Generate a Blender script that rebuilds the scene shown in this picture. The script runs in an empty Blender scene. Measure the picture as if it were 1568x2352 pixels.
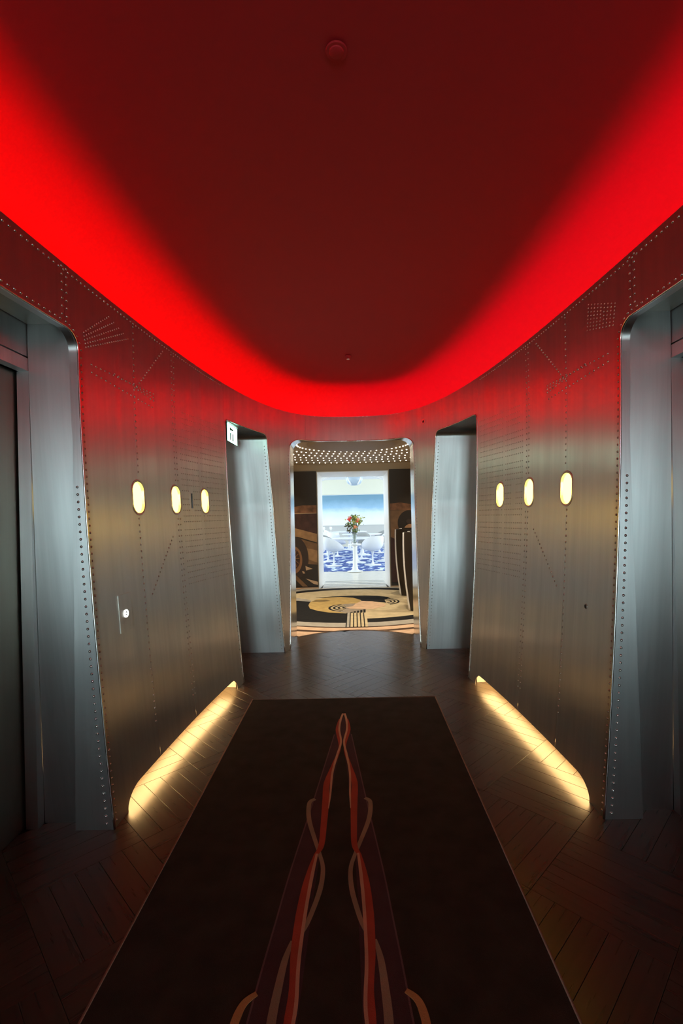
import bpy, math, random
from mathutils import Vector, Matrix
from mathutils.geometry import delaunay_2d_cdt

random.seed(7)
sc = bpy.context.scene
C = sc.collection

# ------------------------------------------------------------------ camera, world, exposure
ROLL = 0.021
cam_d = bpy.data.cameras.new('camera')
cam_d.sensor_fit = 'HORIZONTAL'
cam_d.sensor_width = 36.0
cam_d.lens = 1105.0 / 1568.0 * 36.0
cam_d.shift_x = (784.0 - 810.0) / 1568.0
cam_d.shift_y = (1177.0 - 1176.0) / 1568.0
cam_d.clip_start = 0.02
cam_d.clip_end = 100
cam = bpy.data.objects.new('camera', cam_d)
C.objects.link(cam)
cam.matrix_world = (Matrix.Translation((0, 0, 1.5)) @ Matrix.Rotation(math.pi / 2, 4, 'X')
                    @ Matrix.Rotation(-ROLL, 4, 'Z'))
sc.camera = cam

w = bpy.data.worlds.new('world'); sc.world = w
w.use_nodes = True
w.node_tree.nodes['Background'].inputs[0].default_value = (0.02, 0.022, 0.026, 1)
w.node_tree.nodes['Background'].inputs[1].default_value = 0.1

sc.view_settings.view_transform = 'Standard'
sc.view_settings.look = 'None'
sc.view_settings.gamma = 1.0
sc.view_settings.use_curve_mapping = False
sc.view_settings.exposure = 0.0

# light levels of the place
L_COVE = 19.0       # red strip on the cove ledge
L_SLOT = 16.0       # warm strip under the walls
L_LENS = 13.0        # porthole wall lights
L_SIGN = 10.0        # exit sign
L_DOTS = 9.0       # pin lights in the foyer ceiling
L_FILL = 16.0       # added foyer fill lights, watts each
L_DINING = 5.8      # glow of the unseen side panes added to light the dining room
L_BACK = 18.0        # daylight at the window of the room behind the camera

# ------------------------------------------------------------------ materials
def new_mat(name):
    m = bpy.data.materials.new(name); m.use_nodes = True
    nt = m.node_tree
    return m, nt, nt.nodes['Principled BSDF']

def ramp(nt, fac, stops):
    r = nt.nodes.new('ShaderNodeValToRGB')
    el = r.color_ramp.elements
    while len(el) < len(stops): el.new(0.5)
    for e, (p, c) in zip(el, stops):
        e.position = p; e.color = (*c, 1)
    nt.links.new(fac, r.inputs[0])
    return r.outputs[0]

def mapped(nt, coord, scale):
    tc = nt.nodes.new('ShaderNodeTexCoord')
    mp = nt.nodes.new('ShaderNodeMapping')
    mp.inputs['Scale'].default_value = scale
    nt.links.new(tc.outputs[coord], mp.inputs['Vector'])
    return mp.outputs[0]

def noise(nt, vec, scale, detail=3, rough=0.5):
    n = nt.nodes.new('ShaderNodeTexNoise')
    n.inputs['Scale'].default_value = scale
    n.inputs['Detail'].default_value = detail
    n.inputs['Roughness'].default_value = rough
    if vec is not None: nt.links.new(vec, n.inputs['Vector'])
    return n.outputs[0]

def maprange(nt, v, a, b, lo=0.3, hi=0.7):
    m = nt.nodes.new('ShaderNodeMapRange')
    m.inputs['From Min'].default_value = lo; m.inputs['From Max'].default_value = hi
    m.inputs['To Min'].default_value = a; m.inputs['To Max'].default_value = b
    nt.links.new(v, m.inputs['Value'])
    return m.outputs[0]

def plain(name, col, rough=0.5, metal=0.0, spec=0.5, var=0.0, bump=0.0, bscale=200.0, coat=0.0):
    m, nt, p = new_mat(name)
    p.inputs['Base Color'].default_value = (*col, 1)
    p.inputs['Roughness'].default_value = rough
    p.inputs['Metallic'].default_value = metal
    p.inputs['Specular IOR Level'].default_value = spec
    p.inputs['Coat Weight'].default_value = coat
    if var:
        n = noise(nt, mapped(nt, 'Object', (1, 1, 1)), 9.0, 4)
        nt.links.new(ramp(nt, n, [(0.3, [c * (1 - var) for c in col]), (0.7, [min(1, c * (1 + var)) for c in col])]),
                     p.inputs['Base Color'])
    if bump:
        n = noise(nt, mapped(nt, 'Object', (1, 1, 1)), bscale, 2)
        b = nt.nodes.new('ShaderNodeBump'); b.inputs['Strength'].default_value = bump
        b.inputs['Distance'].default_value = 0.004
        nt.links.new(n, b.inputs['Height']); nt.links.new(b.outputs[0], p.inputs['Normal'])
    return m

def emit(name, col, strength):
    m = bpy.data.materials.new(name); m.use_nodes = True
    nt = m.node_tree; nt.nodes.clear()
    e = nt.nodes.new('ShaderNodeEmission'); o = nt.nodes.new('ShaderNodeOutputMaterial')
    e.inputs[0].default_value = (*col, 1); e.inputs[1].default_value = strength
    nt.links.new(e.outputs[0], o.inputs[0])
    return m

def brushed(name, col, r0, r1, aniso, streak=0.16):
    m, nt, p = new_mat(name)
    uv = mapped(nt, 'UV', (20, 0.5, 1))
    fine = noise(nt, uv, 1.0, 5, 0.65)
    uv2 = mapped(nt, 'UV', (7, 0.9, 1))
    broad = noise(nt, uv2, 1.0, 3, 0.55)
    mix = nt.nodes.new('ShaderNodeMath'); mix.operation = 'MULTIPLY_ADD'
    mix.inputs[1].default_value = 0.45
    add = nt.nodes.new('ShaderNodeMath'); add.operation = 'MULTIPLY'; add.inputs[1].default_value = 0.55
    nt.links.new(broad, add.inputs[0])
    nt.links.new(fine, mix.inputs[0]); nt.links.new(add.outputs[0], mix.inputs[2])
    lo = [c * (1 - streak) for c in col]; hi = [min(1, c * (1 + streak)) for c in col]
    oi = nt.nodes.new('ShaderNodeObjectInfo')
    tone = nt.nodes.new('ShaderNodeMath'); tone.operation = 'MULTIPLY_ADD'; tone.inputs[1].default_value = 0.10
    sh = nt.nodes.new('ShaderNodeMath'); sh.operation = 'ADD'; sh.inputs[1].default_value = -0.05
    nt.links.new(oi.outputs['Random'], tone.inputs[0]); nt.links.new(mix.outputs[0], tone.inputs[2]); nt.links.new(tone.outputs[0], sh.inputs[0])
    nt.links.new(ramp(nt, sh.outputs[0], [(0.36, lo), (0.62, hi)]), p.inputs['Base Color'])
    nt.links.new(maprange(nt, sh.outputs[0], r1, r0), p.inputs['Roughness'])
    p.inputs['Metallic'].default_value = 1.0
    p.inputs['Anisotropic'].default_value = aniso
    tg = nt.nodes.new('ShaderNodeTangent'); tg.direction_type = 'UV_MAP'
    nt.links.new(tg.outputs[0], p.inputs['Tangent'])
    dn = noise(nt, mapped(nt, 'UV', (2.2, 0.5, 1)), 1.0, 2)
    b = nt.nodes.new('ShaderNodeBump'); b.inputs['Strength'].default_value = 0.12
    b.inputs['Distance'].default_value = 0.02
    nt.links.new(dn, b.inputs['Height']); nt.links.new(b.outputs[0], p.inputs['Normal'])
    return m

M = {}
M['metal'] = brushed('brushed_aluminium', (0.72, 0.695, 0.65), 0.30, 0.43, 0.92, 0.10)
M['jamb'] = brushed('satin_aluminium', (0.70, 0.71, 0.71), 0.39, 0.48, 0.88, 0.11)
M['doorway'] = brushed('doorway_metal', (0.80, 0.79, 0.77), 0.20, 0.28, 0.6, 0.05)
M['trim'] = plain('polished_edge', (0.80, 0.78, 0.75), 0.22, 1.0)
M['rivet'] = plain('rivet_metal', (0.55, 0.52, 0.48), 0.3, 1.0)
M['lift'] = brushed('lift_door_metal', (0.34, 0.32, 0.27), 0.3, 0.42, 0.5, 0.08)
M['black'] = plain('black', (0.008, 0.007, 0.006), 0.6)
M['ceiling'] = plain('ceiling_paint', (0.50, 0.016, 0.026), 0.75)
M['cavity'] = plain('dark_cavity', (0.05, 0.045, 0.04), 0.8)
M['slotwall'] = plain('slot_lining', (0.6, 0.55, 0.45), 0.6)
M['redL'] = emit('red_strip_warm', (1.0, 0.0, 0.004), L_COVE)
M['redR'] = emit('red_strip_crimson', (0.80, 0.0, 0.05), L_COVE)
M['slot'] = emit('warm_strip', (1.0, 0.61, 0.24), L_SLOT)
M['lens'] = emit('lens_glow', (1.0, 0.60, 0.060), L_LENS)
M['signface'] = emit('sign_glow', (0.42, 1.0, 0.74), L_SIGN)
M['signmark'] = plain('sign_mark', (0.03, 0.14, 0.10), 0.5)
M['signframe'] = plain('sign_frame', (0.02, 0.06, 0.05), 0.4)
M['buttonglow'] = emit('button_glow', (1, 1, 0.96), 3.0)
M['dots'] = emit('pin_glow', (1.0, 0.88, 0.66), L_DOTS)
M['daylight'] = emit('window_daylight', (0.86, 0.96, 1.0), L_DINING)
M['daylight_back'] = emit('window_daylight_cool', (0.69, 0.92, 0.97), L_BACK)

def wood_floor():
    m, nt, p = new_mat('dark_oak_plank')
    oi = nt.nodes.new('ShaderNodeObjectInfo')
    n = noise(nt, mapped(nt, 'UV', (2.0, 45, 1)), 1.0, 3, 0.5)
    add = nt.nodes.new('ShaderNodeMath'); add.operation = 'MULTIPLY_ADD'
    add.inputs[1].default_value = 0.45
    nt.links.new(oi.outputs['Random'], add.inputs[0]); nt.links.new(n, add.inputs[2])
    nt.links.new(ramp(nt, add.outputs[0], [(0.35, (0.028, 0.018, 0.010)), (0.95, (0.054, 0.036, 0.021))]),
                 p.inputs['Base Color'])
    nt.links.new(maprange(nt, n, 0.265, 0.305), p.inputs['Roughness'])
    p.inputs['Specular IOR Level'].default_value = 0.6
    b = nt.nodes.new('ShaderNodeBump'); b.inputs['Strength'].default_value = 0.012
    b.inputs['Distance'].default_value = 0.001
    nt.links.new(n, b.inputs['Height']); nt.links.new(b.outputs[0], p.inputs['Normal'])
    return m
M['plank'] = wood_floor()
M['joint'] = plain('floor_joint', (0.012, 0.009, 0.007), 0.7)

def pile(name, col, var=0.12):
    return plain(name, col, 0.95, 0, 0.1, var, 0.5, 350.0)
M['rug'] = pile('rug_pile', (0.034, 0.027, 0.020), 0.2)
M['rug_purple'] = pile('rug_plum', (0.062, 0.034, 0.036))
M['rug_red'] = pile('rug_red', (0.32, 0.062, 0.036))
M['rug_cream'] = pile('rug_cream', (0.46, 0.28, 0.18))
M['rug_tan'] = pile('rug_tan', (0.25, 0.20, 0.13))
M['rug_outline'] = pile('rug_mauve', (0.13, 0.075, 0.078))
M['rug_gold'] = pile('rug_gold', (0.38, 0.23, 0.09))
M['rug_edge'] = pile('rug_binding', (0.22, 0.14, 0.10))
M['c_peach'] = pile('carpet_peach', (0.62, 0.42, 0.27))
M['c_tan'] = pile('carpet_tan', (0.52, 0.42, 0.25))
M['c_gold'] = pile('carpet_gold', (0.48, 0.33, 0.12))
M['c_goldshade'] = pile('carpet_bronze', (0.20, 0.14, 0.06))
M['c_black'] = pile('carpet_black', (0.016, 0.015, 0.014))
M['c_taupe'] = pile('carpet_taupe', (0.30, 0.25, 0.19))
M['c_grey'] = pile('carpet_grey', (0.36, 0.33, 0.27))
M['c_brown'] = pile('carpet_brown', (0.07, 0.04, 0.025))
M['plaster'] = plain('foyer_plaster', (0.42, 0.34, 0.24), 0.7)
M['plaster_dark'] = plain('foyer_medallion', (0.30, 0.235, 0.17), 0.6)
M['white'] = plain('white_lacquer', (0.82, 0.84, 0.85), 0.3)
M['whitewall'] = plain('white_paint', (0.80, 0.81, 0.80), 0.6)
M['cream'] = plain('cream_paint', (0.72, 0.72, 0.58), 0.7)
M['greywall'] = plain('grey_panel', (0.50, 0.51, 0.49), 0.6)
M['floorwhite'] = plain('cream_terrazzo', (0.74, 0.70, 0.60), 0.25, var=0.05)
M['groove'] = plain('metal_strip', (0.38, 0.40, 0.40), 0.35, 0.6)
M['cushion'] = plain('grey_cushion', (0.42, 0.43, 0.42), 0.8)
M['cloth'] = plain('table_linen', (0.78, 0.82, 0.84), 0.8)
M['leather'] = plain('dark_leather', (0.022, 0.016, 0.012), 0.35)
M['whiteleather'] = plain('white_leather', (0.86, 0.84, 0.80), 0.4)
M['glass'] = plain('clear_vase', (0.75, 0.82, 0.80), 0.08)
M['glass'].node_tree.nodes['Principled BSDF'].inputs['Transmission Weight'].default_value = 0.85
M['shade'] = plain('frosted_shade', (0.55, 0.68, 0.80), 0.35)
M['shade'].node_tree.nodes['Principled BSDF'].inputs['Transmission Weight'].default_value = 0.25
M['leaf'] = plain('leaf_green', (0.12, 0.17, 0.03), 0.6, var=0.5)
M['leaf2'] = plain('leaf_yellow', (0.42, 0.42, 0.06), 0.6, var=0.4)
M['leafdark'] = plain('leaf_bronze', (0.07, 0.06, 0.025), 0.6, var=0.4)
M['petal'] = plain('petal_red', (0.80, 0.05, 0.03), 0.5, var=0.2)
M['petal2'] = plain('petal_coral', (0.85, 0.30, 0.14), 0.5, var=0.2)
M['mur_dark'] = plain('mural_umber', (0.030, 0.023, 0.017), 0.55)
M['mur_skyline'] = plain('mural_rust', (0.22, 0.10, 0.05), 0.6, var=0.5)
M['mur_maroon'] = plain('mural_maroon', (0.06, 0.025, 0.02), 0.6, var=0.3)
M['mur_tan'] = plain('mural_tan', (0.36, 0.21, 0.10), 0.6, var=0.2)
M['mur_brown'] = plain('mural_brown', (0.20, 0.11, 0.055), 0.6, var=0.2)
M['mur_tyre'] = plain('mural_tyre', (0.045, 0.030, 0.026), 0.6)
M['mur_rim'] = plain('mural_rim', (0.28, 0.14, 0.07), 0.6)
M['mur_cream'] = plain('mural_cream', (0.55, 0.38, 0.24), 0.6)
M['mur_hair'] = plain('mural_hair', (0.02, 0.015, 0.012), 0.6)
M['mur_skin'] = plain('mural_skin', (0.42, 0.24, 0.13), 0.6, var=0.25)

def sky_mural():
    m, nt, p = new_mat('painted_sky')
    tc = nt.nodes.new('ShaderNodeTexCoord'); sp = nt.nodes.new('ShaderNodeSeparateXYZ')
    nt.links.new(tc.outputs['UV'], sp.inputs[0])
    n = noise(nt, mapped(nt, 'UV', (5, 2.5, 1)), 1.0, 5, 0.6)
    a = nt.nodes.new('ShaderNodeMath'); a.operation = 'MULTIPLY_ADD'; a.inputs[1].default_value = 0.30
    nt.links.new(n, a.inputs[0]); nt.links.new(sp.outputs[1], a.inputs[2])
    nt.links.new(ramp(nt, a.outputs[0], [(0.30, (0.80, 0.86, 0.88)), (0.55, (0.66, 0.79, 0.86)), (0.74, (0.30, 0.50, 0.66)), (1.0, (0.17, 0.33, 0.45))]),
                 p.inputs['Base Color'])
    p.inputs['Roughness'].default_value = 0.6
    return m
M['sky'] = sky_mural()

def blue_carpet():
    m, nt, p = new_mat('blue_flecked_carpet')
    n = noise(nt, mapped(nt, 'UV', (2.2, 1.3, 1)), 2.2, 2, 0.5)
    nt.links.new(ramp(nt, n, [(0.44, (0.035, 0.075, 0.30)), (0.53, (0.08, 0.15, 0.42)), (0.58, (0.62, 0.72, 0.80)), (0.7, (0.7, 0.78, 0.84))]),
                 p.inputs['Base Color'])
    p.inputs['Roughness'].default_value = 0.95
    return m
M['bluecarpet'] = blue_carpet()

# ------------------------------------------------------------------ mesh helpers
def tag(o, label=None, cat=None, group=None, kind=None):
    if label: o['label'] = label
    if cat: o['category'] = cat
    if group: o['group'] = group
    if kind: o['kind'] = kind
    return o

def empty(name, loc=(0, 0, 0), parent=None):
    o = bpy.data.objects.new(name, None); C.objects.link(o)
    o.location = loc; o.empty_display_size = 0.05
    if parent: o.parent = parent
    return o

def mesh(name, verts, faces, mat, parent=None, smooth=False, uvs=None, normals=None):
    me = bpy.data.meshes.new(name)
    me.from_pydata([tuple(v) for v in verts], [], [tuple(f) for f in faces])
    me.materials.append(mat)
    if uvs is not None:
        ul = me.uv_layers.new(name='UVMap')
        for lp in me.loops: ul.data[lp.index].uv = uvs[lp.vertex_index]
    if smooth:
        me.polygons.foreach_set('use_smooth', [True] * len(me.polygons))
    me.update()
    if normals is not None:
        me.normals_split_custom_set_from_vertices(normals)
    o = bpy.data.objects.new(name, me); C.objects.link(o)
    if parent: o.parent = parent
    return o

class MB:
    """collects geometry for one mesh"""
    def __init__(s): s.v = []; s.f = []; s.u = []
    def add(s, vs, fs, us=None):
        k = len(s.v); s.v += [tuple(v) for v in vs]
        s.f += [tuple(i + k for i in f) for f in fs]
        s.u += list(us) if us is not None else [(v[0] + v[1], v[2]) for v in vs]
    def box(s, x0, x1, y0, y1, z0, z1):
        vs = [(x, y, z) for z in (z0, z1) for y in (y0, y1) for x in (x0, x1)]
        for f, (a, b) in (((0, 2, 3, 1), (0, 1)), ((4, 5, 7, 6), (0, 1)), ((0, 1, 5, 4), (0, 2)), ((2, 6, 7, 3), (0, 2)),
                          ((0, 4, 6, 2), (1, 2)), ((1, 3, 7, 5), (1, 2))):
            q = [vs[i] for i in f]
            s.add(q, [(0, 1, 2, 3)], [(p[a], p[b]) for p in q])
        return s
    def lathe(s, prof, n=24, c=(0, 0, 0), sx=1, sy=1):
        vs = []
        for r, z in prof:
            for i in range(n):
                a = 2 * math.pi * i / n
                vs.append((c[0] + r * sx * math.cos(a), c[1] + r * sy * math.sin(a), c[2] + z))
        fs = []
        for k in range(len(prof) - 1):
            for i in range(n):
                j = (i + 1) % n
                fs.append((k * n + i, k * n + j, (k + 1) * n + j, (k + 1) * n + i))
        s.add(vs, fs); return s
    def tube(s, pts, r, n=8, closed=False):
        pts = [Vector(p) for p in pts]; m = len(pts); vs = []
        up = Vector((0, 0, 1))
        for i, p in enumerate(pts):
            a = pts[(i - 1) % m] if (closed or i > 0) else p
            b = pts[(i + 1) % m] if (closed or i < m - 1) else p
            t = (b - a).normalized()
            e = up if abs(t.dot(up)) < 0.9 else Vector((0, 1, 0))
            x = t.cross(e).normalized(); y = x.cross(t).normalized()
            for k in range(n):
                q = 2 * math.pi * k / n
                vs.append(p + x * (r * math.cos(q)) + y * (r * math.sin(q)))
        fs = []
        for i in range(m if closed else m - 1):
            i2 = (i + 1) % m
            for k in range(n):
                k2 = (k + 1) % n
                fs.append((i * n + k, i * n + k2, i2 * n + k2, i2 * n + k))
        if not closed:
            fs.append(tuple(range(n))[::-1]); fs.append(tuple((m - 1) * n + k for k in range(n)))
        s.add(vs, fs); return s
    def prism(s, pts, z0, z1):
        """flat polygon (x,y) raised from z0 to z1"""
        n = len(pts)
        ar = sum(pts[i][0] * pts[(i + 1) % n][1] - pts[(i + 1) % n][0] * pts[i][1] for i in range(n))
        if ar < 0: pts = pts[::-1]
        s.add([(x, y, z1) for x, y in pts], [tuple(range(n))], [(x, y) for x, y in pts])
        for i in range(n):
            a, b = pts[i], pts[(i + 1) % n]
            s.add([(a[0], a[1], z0), (b[0], b[1], z0), (b[0], b[1], z1), (a[0], a[1], z1)], [(0, 1, 2, 3)])
        return s
    def build(s, name, mat, parent=None, smooth=False):
        return mesh(name, s.v, s.f, mat, parent, smooth, s.u)

def shade_auto(o, ang=0.6):
    o.data.polygons.foreach_set('use_smooth', [True] * len(o.data.polygons))
    o.data.set_sharp_from_angle(angle=ang)
    return o

# ------------------------------------------------------------------ plan of the lobby: a long boat-shaped oval
A, B, N = 5.92, 1.335, 3.0
HT = 2.68
_t = [math.pi / 2 * i / 3000 for i in range(3001)]
_qx = [B * max(0.0, math.cos(t)) ** (2 / N) for t in _t]
_qy = [A * math.sin(t) ** (2 / N) for t in _t]
_S = [0.0]
for i in range(1, len(_t)):
    _S.append(_S[-1] + math.hypot(_qx[i] - _qx[i - 1], _qy[i] - _qy[i - 1]))
LEN = _S[-1]
import bisect
def _ip(s):
    s = min(max(s, 0.0), LEN)
    k = min(max(bisect.bisect_right(_S, s) - 1, 0), len(_S) - 2)
    t = (s - _S[k]) / max(1e-9, _S[k + 1] - _S[k])
    return _qx[k] + t * (_qx[k + 1] - _qx[k]), _qy[k] + t * (_qy[k + 1] - _qy[k])
def plan(s):
    x, y = _ip(s)
    x1, y1 = _ip(s - 0.02); x2, y2 = _ip(s + 0.02)
    tx, ty = x2 - x1, y2 - y1
    if s < 0.02: tx, ty = 0.0, 1.0
    if s > LEN - 0.02: tx, ty = -1.0, 0.0
    l = math.hypot(tx, ty)
    return x, y, ty / l, -tx / l
def inset(z):
    return 0.13 * (max(0.0, 2.3 - z) / 2.3) ** 1.6
def wp(side, s, z, out=0.0):
    x, y, nx, ny = plan(s)
    i = inset(z) - out
    return Vector((side * (x - nx * i), y - ny * i, z))
def wn(side, s, z):
    """wall normal, towards the corridor"""
    x, y, nx, ny = plan(s)
    d = (inset(z + 0.01) - inset(z - 0.01)) / 0.02
    return Vector((-side * nx, -ny, -d)).normalized()

LS0, LS1, LZ = 0.95, 2.32, 2.39          # lift opening
MS0, MZ = 4.33, 2.365                    # side opening, near edge
def ms1(z): return 5.24 + 0.07 * min(1.0, max(0.0, (2.28 - z) / 0.7))
DX, DZ = 0.722, 2.38                     # end doorway
def ds(z, x=DX):
    lo, hi = 4.5, LEN - 0.01
    for _ in range(40):
        mid = (lo + hi) / 2
        if wp(1, mid, z).x > x: lo = mid
        else: hi = mid
    return lo

def arc(cx, cz, rx, rz, a0, a1, n=10):
    return [(cx + rx * math.cos(math.radians(a0 + (a1 - a0) * i / n)), cz + rz * math.sin(math.radians(a0 + (a1 - a0) * i / n))) for i in range(n + 1)]
def line(a, b, step=0.06):
    n = max(1, int(math.hypot(b[0] - a[0], b[1] - a[1]) / step))
    return [(a[0] + (b[0] - a[0]) * i / n, a[1] + (b[1] - a[1]) * i / n) for i in range(n)]

lift_out = (line((LS1, 0), (LS1, LZ - 0.092)) + arc(LS1 - 0.092, LZ - 0.092, 0.092, 0.092, 0, 90)
            + line((LS1 - 0.092, LZ), (LS0 + 0.092, LZ))[1:] + arc(LS0 + 0.092, LZ - 0.092, 0.092, 0.092, 90, 180)
            + line((LS0, LZ - 0.092), (LS0, 0))[1:] + [(LS0, 0)])
_rm = 0.075
mid_out = ([(ms1(z), z) for z in [i * 0.0606 for i in range(38)] if z < MZ - _rm]
           + arc(ms1(2.3) - _rm, MZ - _rm, _rm, _rm, 0, 90)
           + line((ms1(2.3) - _rm, MZ), (MS0 + 0.05, MZ))[1:] + arc(MS0 + 0.05, MZ - 0.05, 0.05, 0.05, 90, 180)
           + line((MS0, MZ - 0.05), (MS0, 0))[1:] + [(MS0, 0)])
_rd = 0.12
door_out = ([(ds(z), z) for z in [i * 0.0606 for i in range(38)] if z < DZ - _rd]
            + [(ds(DZ - _rd + _rd * math.sin(math.radians(a)), DX - _rd + _rd * math.cos(math.radians(a))), DZ - _rd + _rd * math.sin(math.radians(a)))
               for a in range(0, 91, 9)]
            + line((ds(DZ, DX - _rd), DZ), (LEN, DZ))[1:] + [(LEN, DZ)])
slot_out = ([(2.455, 0)] + [(2.60 + 0.145 * math.cos(math.radians(a)), 0.088 * math.sin(math.radians(a))) for a in range(171, 89, -9)]
            + line((2.60, 0.088), (4.10, 0.088))[1:] + [(4.10 + 0.09 * math.cos(math.radians(a)), 0.088 * math.sin(math.radians(a))) for a in range(90, 0, -10)]
            + [(4.19, 0)])
def pill(cs, cz, a=0.066, b=0.093, n=36, e=2.7):
    """upright oval with straight sides and round ends"""
    out = []; cap = min(b * 0.62, a * 0.86)
    for i in range(n // 2 + 1):
        q = math.pi * i / (n // 2)
        out.append((cs + a * math.cos(q), cz + b - cap + cap * math.sin(q)))
    for i in range(n // 2 + 1):
        q = math.pi + math.pi * i / (n // 2)
        out.append((cs + a * math.cos(q), cz - b + cap + cap * math.sin(q)))
    return out
WIN_S = (2.848, 3.358, 3.858); WIN_Z = 1.615
wins = [pill(s, WIN_Z) for s in WIN_S]

def inside(p, poly):
    x, y = p; r = False; j = len(poly) - 1
    for i in range(len(poly)):
        xi, yi = poly[i]; xj, yj = poly[j]
        if (yi > y) != (yj > y) and x < (xj - xi) * (y - yi) / (yj - yi) + xi: r = not r
        j = i
    return r

holes = [lift_out[:-1] + [(LS0, -0.2), (LS1, -0.2)],
         mid_out[:-1] + [(MS0, -0.2), (ms1(0), -0.2)],
         door_out[:-1] + [(LEN + 0.2, DZ), (LEN + 0.2, -0.2), (ds(0), -0.2)],
         slot_out[1:-1] + [(4.19, -0.2), (2.455, -0.2)]] + wins
SEAMS = [0.75, 2.222, 2.846, 3.385, 4.30, 5.93]
GAP = 0.0012
def triangulate():
    pts = []; edges = []; idx = {}
    def P(p):
        k = (round(p[0], 5), round(p[1], 5))
        if k not in idx: idx[k] = len(pts); pts.append(Vector(k))
        return idx[k]
    def chain(c, closed):
        ids = [P(p) for p in c]
        for a, b in zip(ids, ids[1:] + (ids[:1] if closed else [])):
            if a != b: edges.append((a, b))
    for z in (0.0, HT): chain(line((0, z), (LEN, z), 0.05) + [(LEN, z)], False)
    for s in (0.0, LEN): chain(line((s, 0), (s, HT)) + [(s, HT)], False)
    for h in holes: chain(h, True)
    for s in SEAMS:
        for d in (-GAP, GAP): chain(line((s + d, 0), (s + d, HT)) + [(s + d, HT)], False)
    n = int(LEN / 0.05)
    for i in range(n + 1):
        for j in range(45):
            P((LEN * i / n + 0.0007 * (j % 2), HT * j / 44))
    r = delaunay_2d_cdt(pts, edges, [], 0, 1e-5)
    vs, fs = r[0], r[2]
    out = {}
    for f in fs:
        for k in range(1, len(f) - 1):
            t = (f[0], f[k], f[k + 1])
            cx = sum(vs[i].x for i in t) / 3; cz = sum(vs[i].y for i in t) / 3
            if not (0 < cx < LEN and 0 < cz < HT): continue
            if any(abs(cx - s) < GAP for s in SEAMS): continue
            if any(inside((cx, cz), h) for h in holes): continue
            out.setdefault(sum(cx > s for s in SEAMS), []).append(t)
    return vs, out
TV, TF = triangulate()

def panel_mesh(name, tris, side, mat, th=0.006):
    """a curved sheet with a front, a back and rims of its own"""
    ids = sorted({i for t in tris for i in t}); mp = {v: k for k, v in enumerate(ids)}
    n = len(ids)
    front = [wp(side, TV[i].x, TV[i].y) for i in ids]
    nr = [wn(side, TV[i].x, TV[i].y) for i in ids]
    back = [p - q * th for p, q in zip(front, nr)]
    verts = front + back
    normals = nr + [-q for q in nr]
    uvs = [(TV[i].x * side, TV[i].y) for i in ids] * 2
    faces = []; ec = {}
    for t in tris:
        a, b, c = (mp[i] for i in t)
        ar = (TV[t[1]] - TV[t[0]]).cross(TV[t[2]] - TV[t[0]])
        if (ar > 0) != (side > 0): a, b, c = a, c, b
        a, b, c = a, c, b
        faces.append((a, b, c)); faces.append((a + n, c + n, b + n))
        for e in ((a, b), (b, c), (c, a)):
            ec[e] = ec.get(e, 0) + 1
    for (a, b) in list(ec):
        if (b, a) not in ec:
            k = len(verts)
            verts += [verts[a], verts[b], verts[b + n], verts[a + n]]
            fn = (Vector(verts[a + n]) - Vector(verts[a])).cross(Vector(verts[b]) - Vector(verts[a]))
            fn = fn.normalized() if fn.length > 1e-12 else Vector((0, 0, 1))
            normals += [fn] * 4; uvs += [uvs[a], uvs[b], uvs[b + n], uvs[a + n]]
            faces.append((k, k + 3, k + 2, k + 1))
    return verts, faces, uvs, normals

def grid_strip(rows, uvrows=None):
    m = len(rows[0]); vs = [p for r in rows for p in r]
    fs = [(k * m + i, k * m + i + 1, (k + 1) * m + i + 1, (k + 1) * m + i) for k in range(len(rows) - 1) for i in range(m - 1)]
    us = [u for r in uvrows for u in r] if uvrows else None
    return vs, fs, us

# walls of the lobby; the half behind the camera repeats the half in front
WL = tag(empty('wall_left'), 'riveted brushed aluminium wall left of the runner', kind='structure')
WR = tag(empty('wall_right'), 'riveted brushed aluminium wall right of the runner', kind='structure')
WE = tag(empty('wall_end'), 'curved aluminium end wall around the far doorway', kind='structure')
WB = tag(empty('wall_behind'), 'aluminium walls of the rear half of the lobby', kind='structure')
for side, par in ((-1, WL), (1, WR)):
    for k, tris in TF.items():
        v, f, u, nn = panel_mesh('panel', tris, side, M['metal'])
        o = mesh('panel', v, f, M['metal'], par if k < 5 else WE, True, u, nn)
        v2 = [(p[0], -p[1], p[2]) for p in v]; n2 = [(q[0], -q[1], q[2]) for q in nn]
        mesh('rear_panel', v2, [g[::-1] for g in f], M['metal'], WB, True, u, n2)

def reveal(outline, inner, side, par, mat, flip=False, rear=True, name='reveal', n=6):
    rows = []; uv = []
    d = 0.0; last = None
    for (s, z) in outline:
        p = wp(side, s, z); q = inner(p)
        if last is not None: d += (p - last).length
        last = p
        rows.append([p.lerp(q, i / n) for i in range(n + 1)])
        uv.append([((p - q).length * i / n, d) for i in range(n + 1)])
    v, f, u = grid_strip(rows, uv)
    o = mesh(name, v, f, mat, par, False, u); shade_auto(o, 0.5)
    if rear:
        o2 = mesh('rear_' + name, [(p[0], -p[1], p[2]) for p in v], [g[::-1] for g in f], mat, WB, False, u); shade_auto(o2, 0.5)
    return o

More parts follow.
